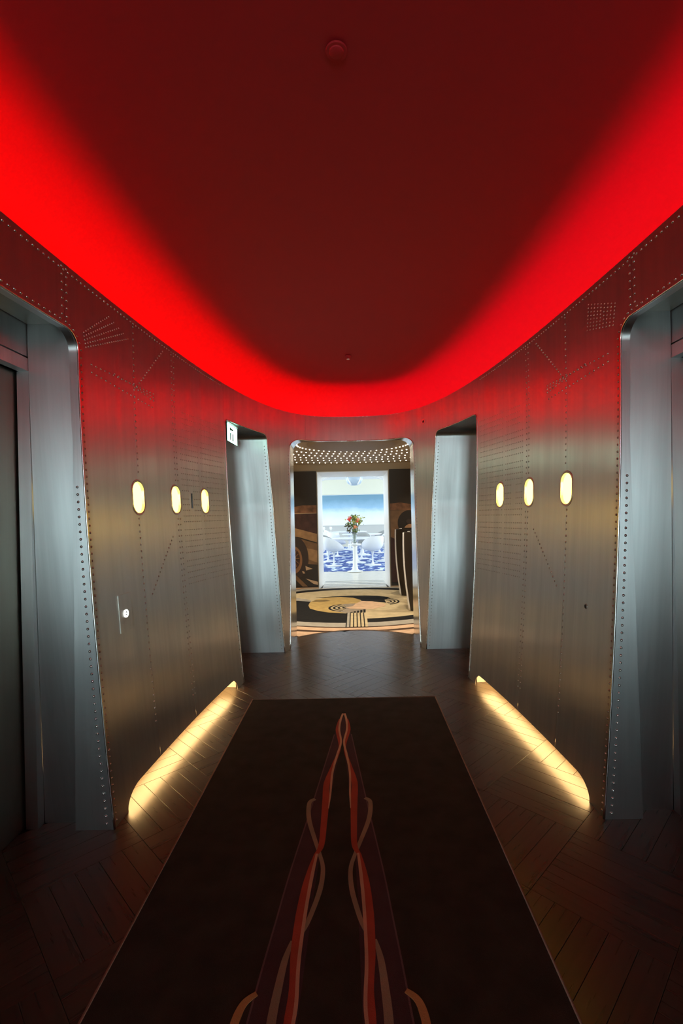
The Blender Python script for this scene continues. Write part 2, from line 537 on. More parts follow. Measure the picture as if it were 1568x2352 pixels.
LX = 1.55
for side, par in ((-1, WL), (1, WR)):
    def lift_in(p, side=side):
        y = p.y
        if p.z < 2.3: y += (0.06 if p.y > 1.6 else -0.06) * (1 - p.z / 2.3)
        return Vector((side * LX, y, p.z))
    # a rounded lip round the opening, then a square recess behind it
    reveal(lift_out, lambda p, side=side: p + Vector((side * 0.045, 0, 0)), side, par, M['jamb'], name='lift_lip', n=2)
    for nm, s_, dy in (('lift_jamb', LS1, 0.06), ('lift_jamb', LS0, -0.06)):
        zs = [2.44 * i / 24 for i in range(25)]
        rows = []; uv = []
        for z in zs:
            p = wp(side, s_, z); y = p.y + dy * max(0.0, 1 - z / 2.3)
            xa = p.x + side * 0.045
            rows.append([Vector((xa + (side * LX - xa) * i / 4, y, z)) for i in range(5)])
            uv.append([((side * LX - xa) * i / 4, z) for i in range(5)])
        v, f, u = grid_strip(rows, uv)
        mesh(nm, v, f, M['jamb'], par, True, u)
        mesh('rear_' + nm, [(q[0], -q[1], q[2]) for q in v], [g_[::-1] for g_ in f], M['jamb'], WB, True, u)
    for sy, pr in ((1, par), (-1, WB)):
        ya, yb = wp(side, LS0, 2.4).y, wp(side, LS1, 2.4).y
        v = [(side * 1.34, sy * ya, 2.44), (side * LX, sy * ya, 2.44), (side * LX, sy * yb, 2.44), (side * 1.34, sy * yb, 2.44)]
        mesh('lift_soffit', v, [(0, 1, 2, 3)], M['lift'], pr, False, [(0, 0), (.2, 0), (.2, 1.4), (0, 1.4)])
    reveal(mid_out, lambda p, side=side: Vector((side * 1.95, p.y, p.z)), side, par if side < 0 else par, M['jamb'], name='side_reveal')
    reveal(door_out, lambda p, side=side: Vector((p.x, max(5.95, p.y + 0.02), p.z)), side, WE, M['doorway'], name='door_reveal')
    # polished edge bead round each opening
    for o_, pr in ((lift_out, par), (mid_out, par), (door_out, WE)):
        pts = [wp(side, s, z) + wn(side, s, z) * 0.001 for s, z in o_]
        if o_ is door_out: pts = pts[:-1] + [wp(side, LEN - 0.001, DZ)]
        mb = MB(); mb.tube(pts, 0.006, 6)
        mb.build('edge_bead', M['trim'], pr, True)
    # riveted cover strip at the far jamb of the lift opening: a tapering plate with its own thickness
    mb = MB()
    zs = [2.25 * i / 30 for i in range(31)]
    ex = [wp(side, LS1, z) for z in zs]
    xin = [side * (1.335 + 0.028 * (1 - z / 2.25)) for z in zs]
    yf = [p.y - 0.004 for p in ex]
    rows = [[Vector((p.x, y, p.z)), Vector((x, y, p.z)), Vector((x, y + 0.06 * (1 - p.z / 2.3) + 0.004, p.z))] for p, x, y in zip(ex, xin, yf)]
    uv = [[(0, p.z), (0.15, p.z), (0.2, p.z)] for p in ex]
    v, f, u = grid_strip(rows, uv)
    shade_auto(mesh('jamb_plate', v, f, M['jamb'], par, False, u), 0.5)
    # recess behind the side opening: end wall with a dark door leaf
    mb = MB().box(*sorted((side * 1.95, side * 1.99)), 4.2, 5.4, 0, 2.4)
    mb.build('recess_wall', M['lift'], par)
    # slot housing under the wall
    ss = [2.43 + (4.21 - 2.43) * i / 24 for i in range(25)]
    rows = []
    for s in ss:
        x, y, nx, ny = plan(s)
        def q(out, z): return Vector((side * (x - nx * (inset(0.05) - out)), y - ny * (inset(0.05) - out), z))
        rows.append([q(0.014 + inset(0.05) - inset(0.13), 0.13), q(0.24, 0.13), q(0.24, 0.0)])
    v, f, u = grid_strip(rows)
    mesh('slot_housing', v, f, M['slotwall'], par)
    for r_ in (rows[0], rows[-1]):
        e = [r_[0], r_[1], r_[2], Vector((r_[0].x, r_[0].y, 0))]
        mesh('slot_end', e, [(0, 1, 2, 3)], M['slotwall'], par)

# ------------------------------------------------------------------ ceiling: cove ledge, upstand and shallow dome
def ring(off=None, z=0, scale=None, n=150):
    """full closed oval at an outward offset or a scale of the plan"""
    q = []
    for i in range(n):
        s = LEN * i / n; x, y, nx, ny = plan(s)
        if scale is None: q.append((x + nx * off, y + ny * off))
        else: q.append((x * scale, y * scale))
    e = (0.0, (A + off) if scale is None else A * scale)
    r = [(x, y) for x, y in q] + [e] + [(-x, y) for x, y in q[:0:-1]] + [(-q[0][0], 0)]
    r += [(-x, -y) for x, y in q[1:]] + [(0.0, -e[1])] + [(x, -y) for x, y in q[:0:-1]]
    return [(x, y, z) for x, y in r]
def loft(rings, name, mat, par=None, smooth=True):
    m = len(rings[0]); v = [p for r in rings for p in r]
    f = [(k * m + i, (k + 1) * m + i, (k + 1) * m + (i + 1) % m, k * m + (i + 1) % m) for k in range(len(rings) - 1) for i in range(m)]
    return mesh(name, v, f, mat, par, smooth, [(p[0], p[1]) for p in v])
CZ = 3.05
prof = [(0.33, 2.56), (0.33, 2.70), (0.32, 2.78), (0.295, 2.86), (0.25, 2.93), (0.19, 2.985), (0.12, 3.02), (0.04, 3.04)]
rings = [ring(o, z) for o, z in prof] + [ring(scale=k, z=z) for k, z in ((0.97, 3.05), (0.9, 3.058), (0.75, 3.068), (0.5, 3.075), (0.25, 3.08), (0.01, 3.08))]
CE = loft(rings, 'ceiling', M['ceiling'])
tag(CE, 'shallow domed ceiling washed red by a hidden cove', kind='structure')
LEDGE = tag(empty('trim_1'), 'cove ledge along the top of the aluminium walls', kind='structure')
loft([ring(0.001, HT - 0.01), ring(0.0, HT), ring(0.022, HT), ring(0.026, HT - 0.006), ring(0.026, 2.55)], 'wall_cap', M['trim'], LEDGE, False)
loft([ring(0.026, 2.555), ring(0.34, 2.555)], 'ledge_plate', M['ceiling'], LEDGE, False)

def cove_strip(side, mat, label):
    ss = [LEN * i / 160 for i in range(161)]
    mb = MB()
    for sy in (1, -1):
        rows = []
        for s in ss:
            x, y, nx, ny = plan(s)
            rows.append([Vector((side * (x + nx * o), sy * (y + ny * o), 2.575)) for o in (0.045, 0.105)])
        v, f, u = grid_strip(rows)
        mb.add(v, f if side * sy < 0 else [g[::-1] for g in f], None)
    o = mb.build('cove_light_strip', mat)
    tag(o, label, 'light strip')
cove_strip(-1, M['redL'], 'red light strip hidden in the cove above the left wall')
cove_strip(1, M['redR'], 'crimson light strip hidden in the cove above the right wall')

def slot_strip(side, label):
    ss = [2.47 + (4.17 - 2.47) * i / 20 for i in range(21)]
    rows = []
    for s in ss:
        x, y, nx, ny = plan(s)
        rows.append([Vector((side * (x - nx * (inset(0.1) - o)), y - ny * (inset(0.1) - o), 0.108)) for o in (0.022, 0.15)])
    v, f, u = grid_strip(rows)
    tag(mesh('floor_light_strip', v, f, M['slot'], None), label, 'light strip')
slot_strip(-1, 'warm white light strip in the slot under the left wall')
slot_strip(1, 'warm white light strip in the slot under the right wall')

# ------------------------------------------------------------------ rivets
def rivet_mesh(name, lst, par, r=0.0062, h=0.0052):
    """domes from a list of (point, normal)"""
    mb = MB()
    for p, n in lst:
        a = n.orthogonal().normalized(); b = n.cross(a)
        vs = []; k = 8
        for rr, hh in ((1.0, -0.0004), (0.85, 0.5 * h), (0.5, 0.86 * h)):
            for i in range(k):
                t = 2 * math.pi * i / k
                vs.append(p + a * (rr * r * math.cos(t)) + b * (rr * r * math.sin(t)) + n * hh)
        vs.append(p + n * h)
        fs = [(a_ * k + i, a_ * k + (i + 1) % k, a_ * k + k + (i + 1) % k, a_ * k + k + i) for a_ in (0, 1) for i in range(k)] + [(2 * k + i, 2 * k + (i + 1) % k, 3 * k) for i in range(k)]
        mb.add(vs, fs)
    o = mb.build(name, M['rivet'], par, True)
    o['kind'] = 'stuff'
    return o

def ok(s, z):
    if z > HT - 0.01 or z < 0.01: return False
    if any(inside((s, z), h) for h in holes): return False
    return not any(((s - c) / 0.095) ** 2 + ((z - WIN_Z) / 0.118) ** 2 < 1 for c in WIN_S)
def seg(a, b, pitch):
    n = max(1, round(math.hypot(b[0] - a[0], b[1] - a[1]) / pitch))
    return [(a[0] + (b[0] - a[0]) * i / n, a[1] + (b[1] - a[1]) * i / n) for i in range(n + 1)]
for side, par in ((-1, WL), (1, WR)):
    R = []; R2 = []
    R += seg((LS1 + 0.022, 0.03), (LS1 + 0.022, 2.28), 0.034)
    R += [(LS1 - 0.092 + 0.116 * math.cos(math.radians(a)), LZ - 0.092 + 0.116 * math.sin(math.radians(a))) for a in (10, 26, 42, 58, 74, 88)]
    R += seg((2.19, LZ + 0.024), (LS0 + 0.1, LZ + 0.024), 0.036)
    for s in (2.206, 2.240): R += seg((s, 2.44), (s, 2.66), 0.04)
    R += seg((0.9, HT - 0.03), (4.25, HT - 0.03), 0.034)
    R += seg((2.846 - 0.012, 1.49), (2.846 - 0.012, 0.30), 0.038) + seg((2.846 + 0.014, 1.73), (2.846 + 0.014, 2.63), 0.038)
    for d in (-0.018, 0.018):
        R += seg((3.385 + d, 1.48), (3.385 + d, 0.25), 0.04) + seg((3.385 + d, 1.75), (3.385 + d, 2.63), 0.04)
    R += seg((2.93, 1.03), (3.27, 1.36), 0.034)                       # struts in a V
    R += seg((2.90, 2.29), (3.24, 2.61), 0.034)
    for k in range(3):                                                 # wedge of rows, widening away from the lift
        R += seg((2.43 + 0.22 * k, 2.275 - 0.020 * k + 0.035 * (k > 0)), (3.10, 2.255 - 0.022 * k + 0.035), 0.042)
    R += seg((2.43, 2.235), (3.08, 2.20), 0.042)
    if side < 0:
        for k in range(5):                                             # fan of rows from the lift corner
            R2 += seg((2.37 + 0.004 * k, 2.415 - 0.017 * k), (2.60 + 0.05 * k, 2.585 - 0.012 * k), 0.024)
    else:
        for k in range(9):
            R2 += seg((2.38 + 0.03 * k, 2.40 + 0.008 * k), (2.36 + 0.03 * k, 2.50 + 0.012 * k), 0.018)
    zz = 1.0
    r = 0
    while zz < 2.27:                                                   # dense field in two blocks
        for blk, (a, b) in enumerate(((3.47, 3.76), (3.82, 4.28))):
            aa = a + (0.0 if zz < 2.1 or blk else 0.05)
            R2 += [(q, zz + 0.05 * (q - 3.8) * (zz - 1.6)) for q in [aa + 0.032 * i for i in range(int((b - aa) / 0.032) + 1)]
                  if abs(q - 3.612) > 0.03 or abs(zz - 1.61) > 0.09]
        zz += 0.042 if r % 5 != 4 else 0.06
        r += 1
    R += seg((MS0 - 0.02, 0.1), (MS0 - 0.02, 0.95), 0.04)
    rivet_mesh('rivets', [(wp(side, s, z), wn(side, s, z)) for s, z in R if ok(s, z)], par)
    rivet_mesh('rivets', [(wp(side, s, z), wn(side, s, z)) for s, z in R2 if ok(s, z)], par, 0.0046, 0.0038)
    E_ = []
    for z in [0.05 + 0.036 * i for i in range(60)]:
        if z < 2.3: E_ += [(ms1(z) + 0.022, z), (ds(z) - 0.02, z)]
    rivet_mesh('rivets', [(wp(side, s, z), wn(side, s, z)) for s, z in E_ if ok(s, z)], WE)
    # rivets on the jambs, facing the camera
    J = []
    for i in range(46):
        z = 0.03 + 0.036 * i
        p = wp(side, LS1, z)
        J.append((Vector((p.x + side * 0.032, p.y - 0.0045, z)), Vector((0, -1, 0))))
    rivet_mesh('jamb_rivets', J, par, 0.0068, 0.005)
    J = []
    for i in range(64):
        z = 0.04 + 0.036 * i
        if z < 2.27:
            p = wp(side, ms1(z), z)
            J.append((Vector((p.x + side * 0.03, p.y - 0.0005, z)), Vector((0, -1, 0))))
    rivet_mesh('jamb_rivets', J, par)

# ------------------------------------------------------------------ lift doors, flush in the recesses
for side, num in ((-1, 1), (1, 2)):
    D = tag(empty(f'door_{num}'), 'brushed metal lift door in its recess on the ' + ('left' if side < 0 else 'right'), kind='structure')
    X = lambda a, b: sorted((side * a, side * b))
    MB().box(*X(LX + 0.005, LX + 0.05), 0.98, 2.385, 2.285, 2.46).build('fascia', M['jamb'], D)
    MB().box(*X(LX + 0.002, LX + 0.05), 0.98, 2.372, 2.215, 2.276).build('head_frame', M['jamb'], D)
    for y0, y1 in ((2.325, 2.372), (0.98, 1.03)):
        MB().box(*X(LX + 0.002, LX + 0.06), y0, y1, 0, 2.215).build('side_frame', M['jamb'], D)
    MB().box(*X(LX + 0.07, LX + 0.10), 1.03, 1.68, 0.003, 2.216).build('leaf', M['lift'], D)
    MB().box(*X(LX + 0.07, LX + 0.10), 1.684, 2.34, 0.003, 2.216).build('leaf', M['lift'], D)
    MB().box(*X(LX + 0.11, LX + 0.13), 0.9, 2.5, -0.01, 2.5).build('shaft_backing', M['black'], D)
    MB().box(*X(LX + 0.0, LX + 0.11), 2.385, 2.50, -0.01, 2.5).build('shaft_side', M['black'], D)

# ------------------------------------------------------------------ floor of basket-weave planks laid at 45 degrees
FLOOR = tag(empty('floor'), 'dark oak parquet laid in a diagonal basket weave', kind='structure')
MB().box(-2.1, 2.1, -6.6, 6.3, -0.03, -0.011).build('subfloor', M['joint'], FLOOR)
SQ = 0.474; PWD = SQ / 5
g = 0.0006; c = 0.0009
hl, hw = SQ / 2 - g, PWD / 2 - g
pv = [(-hl, -hw, -.011), (hl, -hw, -.011), (hl, hw, -.011), (-hl, hw, -.011),
      (-hl, -hw, -c), (hl, -hw, -c), (hl, hw, -c), (-hl, hw, -c),
      (-hl + c, -hw + c, 0), (hl - c, -hw + c, 0), (hl - c, hw - c, 0), (-hl + c, hw - c, 0)]
pf = [(8, 9, 10, 11)] + [(i, (i + 1) % 4, 4 + (i + 1) % 4, 4 + i) for i in range(4)] + [(4 + i, 4 + (i + 1) % 4, 8 + (i + 1) % 4, 8 + i) for i in range(4)]
RUG = (-0.838, 0.628, -1.6, 3.868)
plank_me = None
rest = MB()
e1 = Vector((math.sqrt(.5), math.sqrt(.5))); e2 = Vector((-math.sqrt(.5), math.sqrt(.5)))
V0 = Vector((0, 3.909)); count = 0
for i in range(-26, 12):
    for j in range(-26, 12):
        o0 = V0 + e1 * (SQ * i) + e2 * (SQ * j)
        for k in range(5):
            along = (i + j) % 2 == 0
            cc = o0 + (e1 * (SQ / 2) + e2 * (PWD * (k + .5)) if along else e2 * (SQ / 2) + e1 * (PWD * (k + .5)))
            ang = math.pi / 4 if along else 3 * math.pi / 4
            d = Vector((math.cos(ang), math.sin(ang)))
            if not (-6.3 < cc.y < 6.25 and abs(cc.x) < 2.0): continue
            lim = 1.66 if (0.8 < abs(cc.y) < 2.6) else (1.95 if 4.2 < abs(cc.y) < 5.6 else 1.52)
            if abs(cc.x) > lim: continue
            ends = [cc + d * hl, cc - d * hl]
            if all(RUG[0] + .09 < e.x < RUG[1] - .09 and e.y < RUG[3] - .09 and e.y > RUG[2] for e in ends): continue
            if cc.y > 1.15 and count < 300:
                if plank_me is None:
                    o = mesh('plank', pv, pf, M['plank'], FLOOR, False, [(v[0], v[1]) for v in pv]); plank_me = o.data
                else:
                    o = bpy.data.objects.new('plank', plank_me); C.objects.link(o); o.parent = FLOOR
                o.location = (cc.x, cc.y, random.uniform(-.0004, .0002)); o.rotation_euler = (0, 0, ang)
                count += 1
            else:
                m_ = Matrix.Rotation(ang, 3, 'Z')
                rest.add([m_ @ Vector(v) + Vector((cc.x, cc.y, 0)) for v in pv], pf, [(v[0] + i, v[1] + k) for v in pv])
rest.build('planks', M['plank'], FLOOR)['kind'] = 'stuff'

# ------------------------------------------------------------------ runner rug
RG = tag(empty('runner_rug', (0, 0, 0)), 'dark brown runner rug with woven red and cream braids', 'rug')
x0, x1, y0, y1 = RUG
MB().prism([(x0, y0), (x1, y0), (x1, y1), (x0, y1)], 0.0006, 0.011).build('pile', M['rug'], RG)
MB().tube([(x0, y0, .007), (x0, y1, .007), (x1, y1 - 0.015, .007), (x1, y0, .007)], 0.0062, 8).build('binding', M['rug_edge'], RG, True)

def ribbon(pts, widths, z, name, mat, par, h=0.0018):
    """flat woven band following a smooth path"""
    P_ = [Vector(p) for p in pts]; out = []
    n = len(P_); K = 8
    for i in range(n - 1):
        a = P_[max(i - 1, 0)]; b = P_[i]; c_ = P_[i + 1]; d = P_[min(i + 2, n - 1)]
        for k in range(K + (i == n - 2)):
            t = k / K
            q = 0.5 * ((2 * b) + (-a + c_) * t + (2 * a - 5 * b + 4 * c_ - d) * t * t + (-a + 3 * b - 3 * c_ + d) * t ** 3)
            out.append((q, widths[i] * (1 - t) + widths[i + 1] * t))
    vs = []; fs = []
    m = len(out)
    for i, (q, wd) in enumerate(out):
        t = (out[min(i + 1, m - 1)][0] - out[max(i - 1, 0)][0]).normalized()
        nx = Vector((-t.y, t.x)) * (wd / 2)
        vs += [(q.x - nx.x, q.y - nx.y, z - h), (q.x - nx.x, q.y - nx.y, z), (q.x + nx.x, q.y + nx.y, z), (q.x + nx.x, q.y + nx.y, z - h)]
    for i in range(m - 1):
        for k in range(3):
            fs.append((4 * i + k, 4 * i + k + 1, 4 * i + 4 + k + 1, 4 * i + 4 + k))
    # keep faces looking up
    a, b, c_ = Vector(vs[1]), Vector(vs[2]), Vector(vs[6])
    if (b - a).cross(c_ - a).z < 0: fs = [f[::-1] for f in fs]
    return mesh(name, vs, fs, mat, par)
RC = -0.098
fieldL = [(-0.010, 3.50), (-0.057, 3.23), (-0.135, 2.51), (-0.192, 2.01), (-0.215, 1.75), (-0.236, 1.50), (-0.262, 1.1), (-0.28, 0.6), (-0.29, -0.2), (-0.29, -1.5)]
fieldR = [(-x, y) for x, y in fieldL]
MB().prism([(RC + x, y) for x, y in fieldL[::-1]] + [(RC + x, y) for x, y in fieldR], 0.0105, 0.0116).build('plum_field', M['rug_purple'], RG)
MB().prism([(RC - 0.006, 3.1), (RC - 0.062, 2.4), (RC - 0.085, 1.9), (RC - 0.10, 1.2), (RC - 0.10, -1.5), (RC + 0.10, -1.5), (RC + 0.10, 1.2), (RC + 0.085, 1.9), (RC + 0.062, 2.4), (RC + 0.006, 3.1)], 0.0112, 0.0122).build('dark_field', M['rug'], RG)
for sg in (-1, 1):
    def mir(lst): return [(RC + sg * x, y) for x, y in lst]
    ribbon(mir([(-x, y) for x, y in fieldL[1:]]), [.006] * (len(fieldL) - 1), 0.0122, 'mauve_line', M['rug_outline'], RG, 0.001)
    ribbon(mir([(0.027, 3.47), (0.040, 3.30), (0.016, 3.05), (0.050, 2.83), (0.076, 2.65), (0.073, 2.48), (0.072, 2.30), (0.075, 2.15), (0.102, 2.07), (0.122, 1.93), (0.130, 1.78), (0.128, 1.63), (0.118, 1.5), (0.120, 1.35), (0.10, 1.0), (0.12, 0.5), (0.09, 0.0), (0.11, -1.4)]),
           [.010, .022, .014, .020, .034, .036, .030, .026, .012, .024, .030, .032, .030, .030, .03, .03, .03, .03], 0.0136, 'red_band', M['rug_red'], RG)
    ribbon(mir([(0.006, 3.56), (0.020, 3.46), (0.026, 3.30), (0.010, 3.12), (0.030, 2.95), (0.050, 2.75), (0.052, 2.55), (0.056, 2.42)]),
           [.014, .014, .012, .012, .013, .012, .010, .004], 0.0142, 'cream_line', M['rug_cream'], RG)
    ribbon(mir([(0.090, 2.10), (0.100, 1.98), (0.108, 1.84), (0.112, 1.70), (0.112, 1.58), (0.105, 1.45), (0.112, 1.32), (0.10, 1.1), (0.11, 0.4), (0.10, -1.4)]),
           [.010, .014, .013, .012, .012, .012, .010, .010, .01, .01], 0.0144, 'cream_line', M['rug_cream'], RG)
    ribbon(mir([(0.130, 2.505), (0.156, 2.47), (0.146, 2.34), (0.102, 2.18), (0.078, 2.10), (0.058, 2.01), (0.063, 1.90), (0.092, 1.77), (0.112, 1.71)]),
           [.018, .022, .022, .018, .016, .018, .020, .018, .012], 0.0131, 'tan_wave', M['rug_tan'], RG)
    ribbon(mir([(0.145, 1.675), (0.160, 1.60), (0.168, 1.50), (0.172, 1.40), (0.168, 1.2), (0.15, 0.9)]),
           [.010, .022, .026, .028, .028, .02], 0.0131, 'tan_wave', M['rug_tan'], RG)
    ribbon(mir([(0.232, 1.494), (0.262, 1.468), (0.276, 1.43), (0.28, 1.37), (0.27, 1.2)]), [.016, .022, .026, .026, .02], 0.0131, 'gold_hook', M['rug_gold'], RG)

# ------------------------------------------------------------------ porthole wall lights
names = {(-1, 0): 'glowing oval porthole light on left wall, nearest to the lift', (-1, 1): 'glowing oval porthole light on left wall, middle of three',
         (-1, 2): 'glowing oval porthole light on left wall, nearest the exit sign',
         (1, 0): 'glowing oval porthole light on right wall, nearest to the lift', (1, 1): 'glowing oval porthole light on right wall, middle of three',
         (1, 2): 'glowing oval porthole light on right wall, nearest the far doorway'}
for (side, k), lab in names.items():
    s = WIN_S[k]
    T = tag(empty('porthole_light', wp(side, s, WIN_Z, 0.02)), lab, 'wall light', 'oval porthole lights in the aluminium walls')
    inv = Matrix.Translation(-T.location)
    def loc(p): return inv @ p
    o0 = pill(s, WIN_Z); n = len(o0)
    def lift_(pl, out): return [loc(wp(side, a, b) - wn(side, a, b) * out) for a, b in pl]
    r0 = lift_(pill(s, WIN_Z, 0.080, 0.107), -0.0005); r1 = lift_(pill(s, WIN_Z, 0.076, 0.103), -0.003)
    r2 = lift_(pill(s, WIN_Z, 0.0655, 0.0925), -0.002); r3 = lift_(pill(s, WIN_Z, 0.0645, 0.0915), 0.016)
    v = r0 + r1 + r2 + r3
    f = [(a * n + i, a * n + (i + 1) % n, (a + 1) * n + (i + 1) % n, (a + 1) * n + i) for a in range(3) for i in range(n)]
    shade_auto(mesh('rim', v, f, M['metal'], T, False, [(s, q.z) for q in v]), 0.6)
    lens = lift_(pill(s, WIN_Z, 0.0655, 0.0925), 0.014)
    mid = loc(wp(side, s, WIN_Z) - wn(side, s, WIN_Z) * 0.012)
    mesh('lens', lens + [mid], [(i, (i + 1) % n, n) for i in range(n)], M['lens'], T)

# ------------------------------------------------------------------ fittings on the walls and ceiling
def disc(mb, p, n, r, h, k=18, r_in=0.0):
    a = n.orthogonal().normalized(); b = n.cross(a)
    def rg(rr, hh): return [p + a * (rr * math.cos(2 * math.pi * i / k)) + b * (rr * math.sin(2 * math.pi * i / k)) + n * hh for i in range(k)]
    if r_in:
        rs = [rg(r, 0), rg(r, h), rg(r_in, h), rg(r_in, 0)]
    else:
        rs = [rg(r, 0), rg(r, h * .8), rg(r * .9, h)]
    v = [q for x in rs for q in x]
    f = [(j * k + i, j * k + (i + 1) % k, (j + 1) * k + (i + 1) % k, (j + 1) * k + i) for j in range(len(rs) - 1) for i in range(k)]
    if not r_in: f.append(tuple(range((len(rs) - 1) * k, len(rs) * k)))
    mb.add(v, f)
# lift call button
T = tag(empty('call_button'), 'lit round lift call button on a slim metal plate', 'button')
pl = [wp(-1, s, z) + wn(-1, s, z) * h for h in (0, 0.003) for s, z in ((2.545, 0.885), (2.672, 0.885), (2.672, 1.085), (2.545, 1.085))]
mesh('plate', pl, [(4, 5, 6, 7), (0, 1, 5, 4), (1, 2, 6, 5), (2, 3, 7, 6), (3, 0, 4, 7)], M['metal'], T, False, [(2.545, .885), (2.672, .885), (2.672, 1.085), (2.545, 1.085)] * 2)
p = wp(-1, 2.608, 0.979); n_ = wn(-1, 2.608, 0.979)
mb = MB(); disc(mb, p + n_ * 0.003, n_, 0.021, 0.005, 24, 0.012); mb.build('glow_ring', M['buttonglow'], T)
mb = MB(); disc(mb, p + n_ * 0.003, n_, 0.012, 0.003); mb.build('cap', M['black'], T)
mb = MB(); disc(mb, p + n_ * 0.0061, n_, 0.005, 0.001); mb.build('glow_mark', M['buttonglow'], T)
# key switch on the other wall
T = tag(empty('key_switch'), 'small dark oval key switch on the right wall', 'switch')
p = wp(1, 2.592, 0.968); n_ = wn(1, 2.592, 0.968)
mb = MB(); disc(mb, p, n_, 0.015, 0.003, 20, 0.012); mb.build('collar', M['metal'], T)
mb = MB(); disc(mb, p, n_, 0.012, 0.0022); mb.build('barrel', M['black'], T)
# slim slot between the portholes
T = tag(empty('card_slot'), 'thin vertical dark slot between two portholes on left wall', 'slot')
def plate(s0, s1, z0, z1, h): 
    return [wp(-1, s, z) + wn(-1, s, z) * hh for hh in (0, h) for s, z in ((s0, z0), (s1, z0), (s1, z1), (s0, z1))]
pfs = [(4, 5, 6, 7), (0, 1, 5, 4), (1, 2, 6, 5), (2, 3, 7, 6), (3, 0, 4, 7)]
mesh('opening', plate(3.606, 3.617, 1.556, 1.668, 0.002), pfs, M['black'], T)
mesh('lip', plate(3.617, 3.622, 1.556, 1.668, 0.006), pfs, M['trim'], T)
# round lens above the right side opening
T = tag(empty('wall_camera'), 'small round dark lens in a metal ring by the right opening', 'camera')
p = wp(1, 5.484, 2.509); n_ = wn(1, 5.484, 2.509)
mb = MB(); disc(mb, p, n_, 0.031, 0.004, 24, 0.016); mb.build('ring', M['trim'], T)
mb = MB(); disc(mb, p, n_, 0.015, 0.002); mb.build('lens', M['black'], T)
# sprinkler and detector on the ceiling
T = tag(empty('sprinkler', (-0.015, 4.78, 3.052)), 'small ceiling sprinkler head close to the far end', 'sprinkler')
MB().lathe([(0.001, 0.004), (0.032, 0.004), (0.032, -0.006), (0.012, -0.010), (0.010, -0.022), (0.001, -0.022)], 18).build('escutcheon', M['ceiling'], T, True)
MB().lathe([(0.001, -0.026), (0.017, -0.026), (0.017, -0.029), (0.001, -0.029)], 14).build('deflector', M['trim'], T)
T = tag(empty('smoke_detector', (-0.023, 1.64, 3.071)), 'round flat detector on the dark ceiling overhead', 'detector')
MB().lathe([(0.001, 0.004), (0.037, 0.004), (0.037, 0.001), (0.035, -0.001), (0.001, -0.001)], 28).build('base', M['ceiling'], T)
MB().lathe([(0.001, -0.001), (0.026, -0.001), (0.022, -0.004), (0.001, -0.005)], 24).build('dome', M['ceiling'], T, True)

# exit sign hung in the mouth of the left side opening
T = tag(empty('exit_sign', (-1.135, 4.555, 2.18)), 'glowing pale green exit sign hanging in the left side opening', 'sign')
MB().box(-0.010, 0.010, -0.185, 0.185, 0.004, 0.166).build('housing', M['signframe'], T)
MB().box(0.0102, 0.013, -0.183, 0.178, 0.000, 0.160).build('face', M['signface'], T)
mk = MB()
mk.add([(0.0135, -0.115, 0.120), (0.0135, -0.065, 0.150), (0.0135, -0.065, 0.092)], [(0, 1, 2)])
mk.add([(0.0135, -0.065, 0.110), (0.0135, 0.02, 0.110), (0.0135, 0.02, 0.130), (0.0135, -0.065, 0.130)], [(0, 1, 2, 3)])
mk.build('arrow_mark', M['signmark'], T)
MB().box(0.0132, 0.0138, -0.100, -0.060, 0.016, 0.084).build('door_mark', M['signmark'], T)
MB().box(0.0132, 0.0138, -0.015, 0.028, 0.016, 0.086).build('door_mark', M['signmark'], T)
MB().box(-0.02, 0.02, -0.185, 0.185, 0.168, 0.183).build('mount_rail', M['white'], T)

# ------------------------------------------------------------------ round foyer beyond the doorway
FY0, FY1 = 5.96, 9.56
FF = tag(empty('floor_foyer'), 'foyer floor slab under the patterned carpet', kind='structure')
MB().box(-2.4, 2.4, 6.3, FY1 + 0.6, -0.03, -0.001).build('slab', M['joint'], FF)
WF = tag(empty('wall_foyer'), 'foyer walls around the oval carpet', kind='structure')
MB().box(-2.4, -2.36, FY0, FY1, 0, 2.56).build('side_wall', M['plaster'], WF)
MB().box(2.36, 2.4, FY0, FY1, 0, 2.56).build('side_wall', M['plaster'], WF)
MB().box(-2.4, -0.705, FY1, FY1 + 0.06, 0, 2.56).build('back_wall', M['plaster'], WF)
MB().box(0.715, 2.4, FY1, FY1 + 0.06, 0, 2.56).build('back_wall', M['plaster'], WF)
MB().box(-0.705, 0.715, FY1, FY1 + 0.06, 2.32, 2.56).build('lintel', M['plaster'], WF)
for sd in (-1, 1):
    MB().box(*sorted((sd * 0.745, sd * 2.4)), FY0, FY0 + 0.04, 0, 2.56).build('front_wall', M['plaster'], WF)
MB().box(-0.745, 0.745, FY0, FY0 + 0.04, 2.40, 2.56).build('front_lintel', M['plaster'], WF)
CF = tag(empty('ceiling_foyer'), 'beige foyer ceiling studded with rows of pin lights', kind='structure')
MB().box(-2.4, 2.4, FY0, FY1 + 0.06, 2.475, 2.56).build('slab', M['plaster'], CF)
mb = MB(); mb.lathe([(0.001, 2.450), (0.90, 2.450), (0.985, 2.458), (1.0, 2.474)], 60, (0.02, 6.88, 0), 0.66, 0.72)
mb.build('medallion', M['plaster_dark'], CF, True)
mb = MB()
